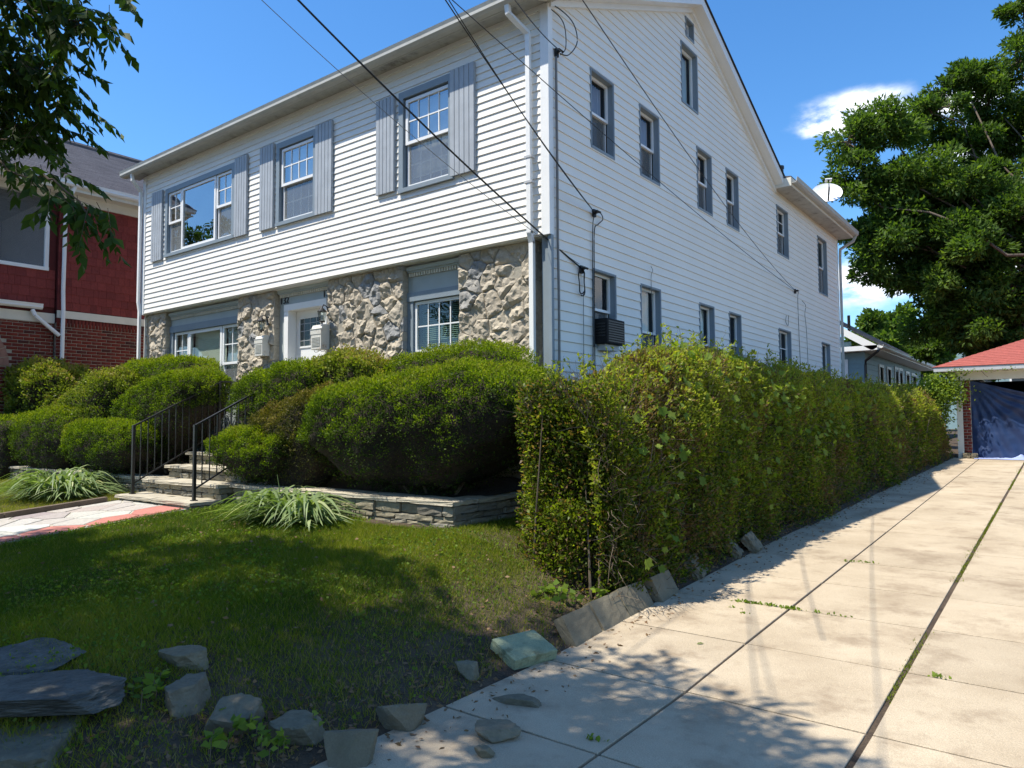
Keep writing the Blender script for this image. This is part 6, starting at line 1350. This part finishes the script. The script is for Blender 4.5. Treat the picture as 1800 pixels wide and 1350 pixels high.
# weeds along the wide joint and the cross joint
n = 5200; y = -5.2+20*RN.random(n); f = (fbm(np.stack([y, 0*y, 0*y], 1), .55, 8, 3) > -.02); y = y[f]; n = len(y); x = 4.10+.012*RN.normal(size=n)*(1+1.6*(fbm(np.stack([y, 0*y+4, 0*y], 1), 1.5, 4) > .2)); P = np.stack([x, y, dz(y)-.012], 1)
g1 = leaf_mesh('joint_weeds', P, unit(RN.normal(size=(n, 3))*np.array([.6, .6, .2])+np.array([0, 0, 1])), .022*(.5+.9*RN.random(n)), .25, M['grass'], None, .45+.3*RN.random(n)); tag(g1, kind='stuff')
P = []
for cx, cy, s, k in ((3.1, -1.09, .035, 60), (2.95, -1.09, .03, 30), (2.75, -1.10, .06, 60), (3.4, -1.09, .10, 24), (3.25, 1.0, .05, 26), (3.1, .95, .03, 12), (4.3, -2.1, .03, 16), (2.7, -1.30, .05, 10), (2.85, -1.42, .04, 8), (3.0, -4.02, .03, 20)):
    for j in range(k): P.append((R.gauss(cx, s), R.gauss(cy, .012), 0))
P = np.array(P); P[:, 2] = dz(P[:, 1])+.001; n = len(P); g = leaf_mesh('joint_weeds', P, unit(RN.normal(size=(n, 3))*np.array([.9, .9, .2])+np.array([0, 0, .7])), .03*(.5+.8*RN.random(n)), .6, M['vine'], None, .3+.5*RN.random(n)); tag(g, kind='stuff')
# fallen green leaves on the concrete
for i, (x, y, a_, lb) in enumerate(((2.62, -4.95, .4, 'long green fallen leaf on the concrete near the bottom of the picture'), (2.98, -4.72, 2.6, 'small green fallen leaf on the concrete'), (2.82, -2.32, .9, 'pale green fallen leaf on the shaded concrete by the edging blocks'))):
    m = MB(); s = .06; ca, sa = math.cos(a_), math.sin(a_); z0 = float(dz(y))+.006
    pr = [(0, 0, 0), (.3, .16, .10), (.65, .15, .12), (1, 0, .0), (.65, -.15, .12), (.3, -.16, .10)]
    m.add([(x+s*(p*ca-q*sa), y+s*(p*sa+q*ca), z0+s*h) for p, q, h in pr]+[(x+s*.5*ca, y+s*.5*sa, z0+.002)], [(j, (j+1) % 6, 6) for j in range(6)])
    o = m.build('fallen_leaf', M['vine']); tag(o, lb, 'leaf')
# ------------------------------------------------------------------ trees
def limb_path(a, b, bend, seed, k=7):
    r = random.Random(seed); a, b = Vector(a), Vector(b); L = (b-a).length; o = [Vector((0, 0, 0))]; pts = []
    w1 = Vector((r.gauss(0, 1), r.gauss(0, 1), r.gauss(0, .5)))*bend*L
    for i in range(k+1): t = i/k; pts.append(a.lerp(b, t)+w1*math.sin(PI*t)*.5+Vector((r.gauss(0, 1), r.gauss(0, 1), r.gauss(0, 1)))*(.02*L if 0 < i < k else 0))
    return pts
def tree(name, label, base, fork, clumps, leafn, lsize, aspect, mat_, tr=.35, seed=0, droop=-.1, tint0=.5, depthw=.5, subs=10):
    rt = empty(name, base, label, 'tree'); m = MB(); m.tube(limb_path(base, fork, .03, seed), tr, 10, tr*.7); m.build('trunk', M['bark'], rt, smooth=True)
    m = MB(); rr = random.Random(seed); P = []; Nn = []; W = []
    tot = sum(c[3]**2 for c in clumps)
    for i, (x, y, z, r_) in enumerate(clumps):
        m.tube(limb_path(fork, (x, y, z), .12, seed+i), tr*.15*min(1, r_), 6, .02)
        # sub-clumps give the crown its uneven outline
        for s in range(subs):
            v = Vector((rr.gauss(0, 1), rr.gauss(0, 1), rr.gauss(0, .8))).normalized(); c = Vector((x, y, z))+v*r_*rr.uniform(.35, .95); q = r_*rr.uniform(.26, .46)
            m.tube(limb_path((x, y, z), c, .15, seed+i*31+s, 3), .03, 4, .008, cap=False)
            k = int(leafn*r_*r_/tot/subs*rr.uniform(.7, 1.3)); d = unit(RN.normal(size=(k, 3))); rad = q*(RN.random(k)**.42)
            pp = np.array(c)+d*rad[:, None]*np.array([1.1, 1.1, .8]); P.append(pp); Nn.append(d*.6+np.array(v)*.5)
    P = np.concatenate(P); Nn = np.concatenate(Nn); n = len(P); sh = np.stack([vnoise(P, 4/lsize*.12, 1), vnoise(P, 4/lsize*.12, 2), vnoise(P, 4/lsize*.12, 3)], 1)
    D = unit(Nn+RN.normal(size=(n, 3))*.6+sh*.8+np.array([0, 0, droop])); t = tint0+.22*fbm(P, .9, seed, 2)+.18*RN.normal(size=n)
    lm = m.build('limbs', M['bark'], rt, smooth=True); lm['kind'] = 'stuff'; leaf_mesh('crown', P, D, lsize*(.6+.8*RN.random(n)), aspect, mat_, rt, t, curl=.15); return rt
def at(px, py, t): v = CAM+ray(px, py)*t; return (v.x, v.y, v.z)
# big tree behind the garage
big = []
for px, py, t, r_ in ((1490, 250, 24, 1.0), (1560, 230, 24.5, 1.2), (1500, 330, 24, 1.05), (1590, 330, 24, 1.5), (1640, 200, 25, .9), (1660, 160, 26, .55), (1705, 130, 26, .85), (1560, 420, 24, 1.4), (1650, 430, 24, 1.6), (1530, 480, 24, .65), (1640, 320, 26, 1.6),
                      (1590, 485, 24, .8), (1700, 260, 26, 1.4), (1720, 380, 24, 1.7), (1740, 180, 26, .95), (1790, 110, 26, .95), (1800, 20, 26, .75), (1700, 500, 24, 1.6), (1660, 560, 24, 1.2), (1780, 300, 25, 1.7), (1790, 440, 24, 1.8), (1760, 560, 24, 1.4), (1690, 610, 25, .8),
                      (1860, 200, 26, 2), (1880, 60, 27, 1.6), (1870, 400, 25, 2.2), (1850, 560, 24, 1.6), (1970, 300, 26, 2.4), (1980, 120, 27, 2.2), (1960, 500, 25, 2.2), (2080, 400, 27, 2.4), (2090, 200, 28, 2.3), (1760, 220, 27, 1.1), (1640, 610, 27, .6), (1505, 400, 24.5, .7), (1780, 620, 27, 1.0), (1870, 640, 27, 1.2),
                      (1700, 440, 22.5, 1.2), (1760, 500, 22.5, 1.3), (1640, 500, 23, .9), (1800, 570, 22.5, 1.2), (1730, 560, 22.5, 1.1), (1790, 380, 22.5, 1.3), (1690, 330, 23, 1.1), (1750, 620, 23, .7)):
    x, y, z = at(px, py, t); big.append((x, y, z, r_))
tree('broadleaf_tree', 'huge broad-leaved tree towering over the red-roofed garage', (7.2, 22.5, .5), (6.4, 20.8, 5.2), big, 330000, .165, .40, M['oak'], tr=.45, seed=4, tint0=.52, droop=.0, subs=13)
c2 = []
for px, py, t, r_ in ((1545, 598, 44, 1.7), (1580, 592, 46, 1.9), (1520, 612, 44, 1.4), (1610, 618, 46, 1.5), (1570, 640, 45, 2), (1625, 640, 47, 1.0), (1540, 650, 44, 2)): x, y, z = at(px, py, t); c2.append((x, y, z, r_))
tree('round_tree', 'rounded green tree behind the teal bungalow roof', (-4, 40, .4), (-3.5, 39.5, 3), c2, 22000, .30, .6, M['oak'], tr=.3, seed=6, tint0=.62, subs=9)
c3 = []
for px, py, t, r_ in ((1655, 640, 60, 1.2), (1640, 632, 62, 1.0), (1670, 630, 60, 1.3), (1690, 640, 60, 1.4), (1720, 640, 60, 2)): x, y, z = at(px, py, t); c3.append((x, y, z, r_))
tree('distant_tree', 'pale distant tree top between the grey house and the garage', (2, 52, .4), (1.5, 51.5, 3), c3, 7000, .4, .6, M['oak'], tr=.3, seed=8, tint0=.8, subs=6)
# street tree left of the camera: its crown hangs into the picture and shades the lawn
rr = random.Random(12); cr = []
for i in range(6000):
    x = rr.uniform(-12, 4.2); y = rr.uniform(-13, -3.2); z = rr.uniform(4.3, 10.8); r_ = rr.uniform(.7, 1.1)
    q = ((x+3.8)/8.0)**2+((y+7.9)/4.8)**2+((z-7.4)/3.5)**2
    if q > 1 or q < .12: continue
    dep_ = (x-4.97)*_f.x+(y+7.26)*_f.y
    # the crown passes overhead and to the left of the camera
    if not ((y+7.26) < .30*(4.97-x)-1.35 or (z-1.6-1.35*r_) > .62*max(dep_, 0)+.3): continue
    zz = z-.3; sx_, sy_ = x+.33*zz, y+.417*zz
    if sy_+.8*r_ > -2.85+.75*min(1, max(0, (sx_-.8)/1.4))-.6*max(0, sx_-2.2)-.55*max(0, -3-sx_) or sx_ > 4.6: continue
    cr.append((x, y, z, r_))
    if len(cr) > 100: break
def drooping(name_root, sprays, seed, leafL=.10):
    """pendulous twigs with alternate lance-shaped leaves; sprays = (start, end, count)"""
    rr = random.Random(seed); m = MB(); P = []; D = []
    for (a, b, cnt, spread) in sprays:
        a, b = Vector(a), Vector(b); m.tube(limb_path(a, b, .10, rr.randrange(999), 6), .012, 5, .005)
        for i in range(int(cnt*1.35)):
            t = rr.random()**.7; s = a.lerp(b, t)+Vector((rr.gauss(0, spread), rr.gauss(0, spread), rr.gauss(0, spread*.6))); L = rr.uniform(.2, .42); dr = (b-a).normalized()*.5+Vector((rr.gauss(0, .5), rr.gauss(0, .5), rr.uniform(-.8, .25))); dr.normalize()
            pts = [s]; q = s.copy(); d = dr.copy()
            for k in range(6): d = (d+Vector((0, 0, -.07))).normalized(); q = q+d*L/6; pts.append(q.copy())
            m.tube(pts, .003, 3, .001, cap=False)
            for k in range(1, 7):
                for e in (-1, 1):
                    sd = d.cross(Vector((0, 0, 1))); sd = sd.normalized()*e if sd.length > .05 else Vector((e, 0, 0))
                    v = (d*.6+sd*rr.uniform(.3, .9)+Vector((0, 0, rr.uniform(-.9, -.1)))).normalized(); P.append(tuple(pts[k])); D.append(tuple(v))
    P = np.array(P); D = np.array(D); n = len(P); m.build('twig', M['bark'], name_root)
    leaf_mesh('foliage', P, D, leafL*(.7+.7*RN.random(n)), .42, M['street'], name_root, .45+.22*RN.normal(size=n), fold=.3, curl=.12)
ST_ = tree('street_tree', 'leafy street tree whose branches hang into the top left corner', (-6.2, -9.3, 0), (-5.4, -9.0, 4.4), cr, 130000, .125, .42, M['street'], tr=.26, seed=12, droop=-.5, tint0=.42, subs=9)
sp = []
def AT3(px, py, t): return at(px, py, t)
J = AT3(-260, -150, 6.5)
for a, b, c_, s_ in ((J, AT3(-20, 60, 6.2), 60, .30), (J, AT3(60, 30, 6.0), 60, .22), (AT3(-60, -60, 6.2), AT3(140, 20, 5.8), 34, .16), (AT3(-60, -120, 6.0), AT3(215, -20, 5.6), 12, .08), (AT3(-40, 80, 6.4), AT3(85, 130, 6.0), 46, .18), (AT3(-60, 150, 6.6), AT3(70, 200, 6.2), 46, .18),
                      (AT3(-120, 60, 6.6), AT3(20, 150, 6.6), 34, .2), (AT3(60, 20, 5.8), AT3(200, 30, 5.4), 12, .06), (AT3(-120, 240, 6.0), AT3(80, 310, 5.2), 16, .08), (AT3(60, 295, 5.3), AT3(150, 372, 5.0), 12, .05), (AT3(-60, 230, 6.4), AT3(60, 240, 6.0), 18, .12), (J, AT3(-140, 200, 6.4), 20, .25)):
    sp.append((a, b, c_, s_))
m = MB(); m.tube([(-5.0, -8.6, 5.6), (-4.2, -7.0, 6.4), J], .07, 7, .03); m.tube([J, AT3(-160, 60, 6.6), AT3(-120, 240, 6.1)], .03, 6, .015); m.build('limbs', M['bark'], ST_, smooth=True)
drooping(ST_, sp, 5)
c4 = [(rr.uniform(-25, -19), rr.uniform(-14, -9), rr.uniform(5, 10), rr.uniform(1, 1.5)) for i in range(16)]
tree('street_tree', 'second street tree farther down the pavement', (-22, -10.5, 0), (-22, -11, 4.5), c4, 14000, .2, .45, M['street'], tr=.25, seed=14, droop=-.2, subs=8)
# ------------------------------------------------------------------ repeats share a group
GROUPS = dict(yew_bush='clipped yew bushes on the bank in front of the house', shrub='loose yellow-green shrubs between the yews', edging_block='concrete blocks edging the driveway', rock='loose rocks along the lawn edge',
              overhead_wire='overhead wires running to the house', wall_cable='cables fixed to the side wall', cable_bracket='cable brackets on the side wall', mailbox='mailboxes beside the front door', wall_lantern='wall lanterns beside the front door',
              iron_railing='iron railings of the front steps', daylily='clumps of strap leaves by the steps', weed='low weeds at the lawn edge', fallen_leaf='fallen green leaves on the driveway', air_conditioner='window air conditioners in the side wall',
              retaining_wall='ledge stone walls either side of the steps', street_tree='street trees along the pavement', vine='vines on the hedge and garage')
for o in C.objects:
    if o.parent is None and 'label' in o:
        g = GROUPS.get(o.name.split('.')[0])
        if g: o['group'] = g
# a rust-orange stain and a few hairline cracks in the driveway concrete
def stain(x, y, rx, ry, m_, seed, name='stain'):
    r = random.Random(seed); k = 26; m = MB(); pts = []
    for j in range(k):
        a = 2*PI*j/k; q = r.uniform(.55, 1.15); px, py = x+rx*q*math.cos(a), y+ry*q*math.sin(a); pts.append((px, py, float(dz(py))+.0022))
    m.add(pts+[(x, y, float(dz(y))+.0022)], [(j, (j+1) % k, k) for j in range(k)]); m.build(name, m_, dro)
stain(4.62, -3.35, .07, .045, mat('orange_stain', (.46, .29, .14), .9, .2, 30, fine=.2), 2); stain(3.72, -2.62, .05, .035, mat('grey_stain', (.25, .22, .19), .9, .2, 30, fine=.2), 3)
ck = mat('crack', (.16, .13, .095), .95, .2, 20)
for (x, y, a, L, sd) in ((4.75, -2.9, -.5, .55, 1), (3.45, 2.4, .3, .6, 2), (2.75, -3.6, 1.0, .35, 3)):
    r = random.Random(sd); m = MB(); px, py = x, y; w_ = .0022; pts = []
    for i in range(14):
        a2 = a+r.gauss(0, .45); px += L/14*math.cos(a2); py += L/14*math.sin(a2); pts.append((px, py, w_*r.uniform(.5, 1.2)*(1-abs(i-7)/9)))
    vs = []
    for (px, py, ww) in pts: z = float(dz(py))+.0022; vs += [(px-ww*math.sin(a), py+ww*math.cos(a), z), (px+ww*math.sin(a), py-ww*math.cos(a), z)]
    m.add(vs, [(2*i, 2*i+1, 2*i+3, 2*i+2) for i in range(len(pts)-1)]); m.build('crack', ck, dro)
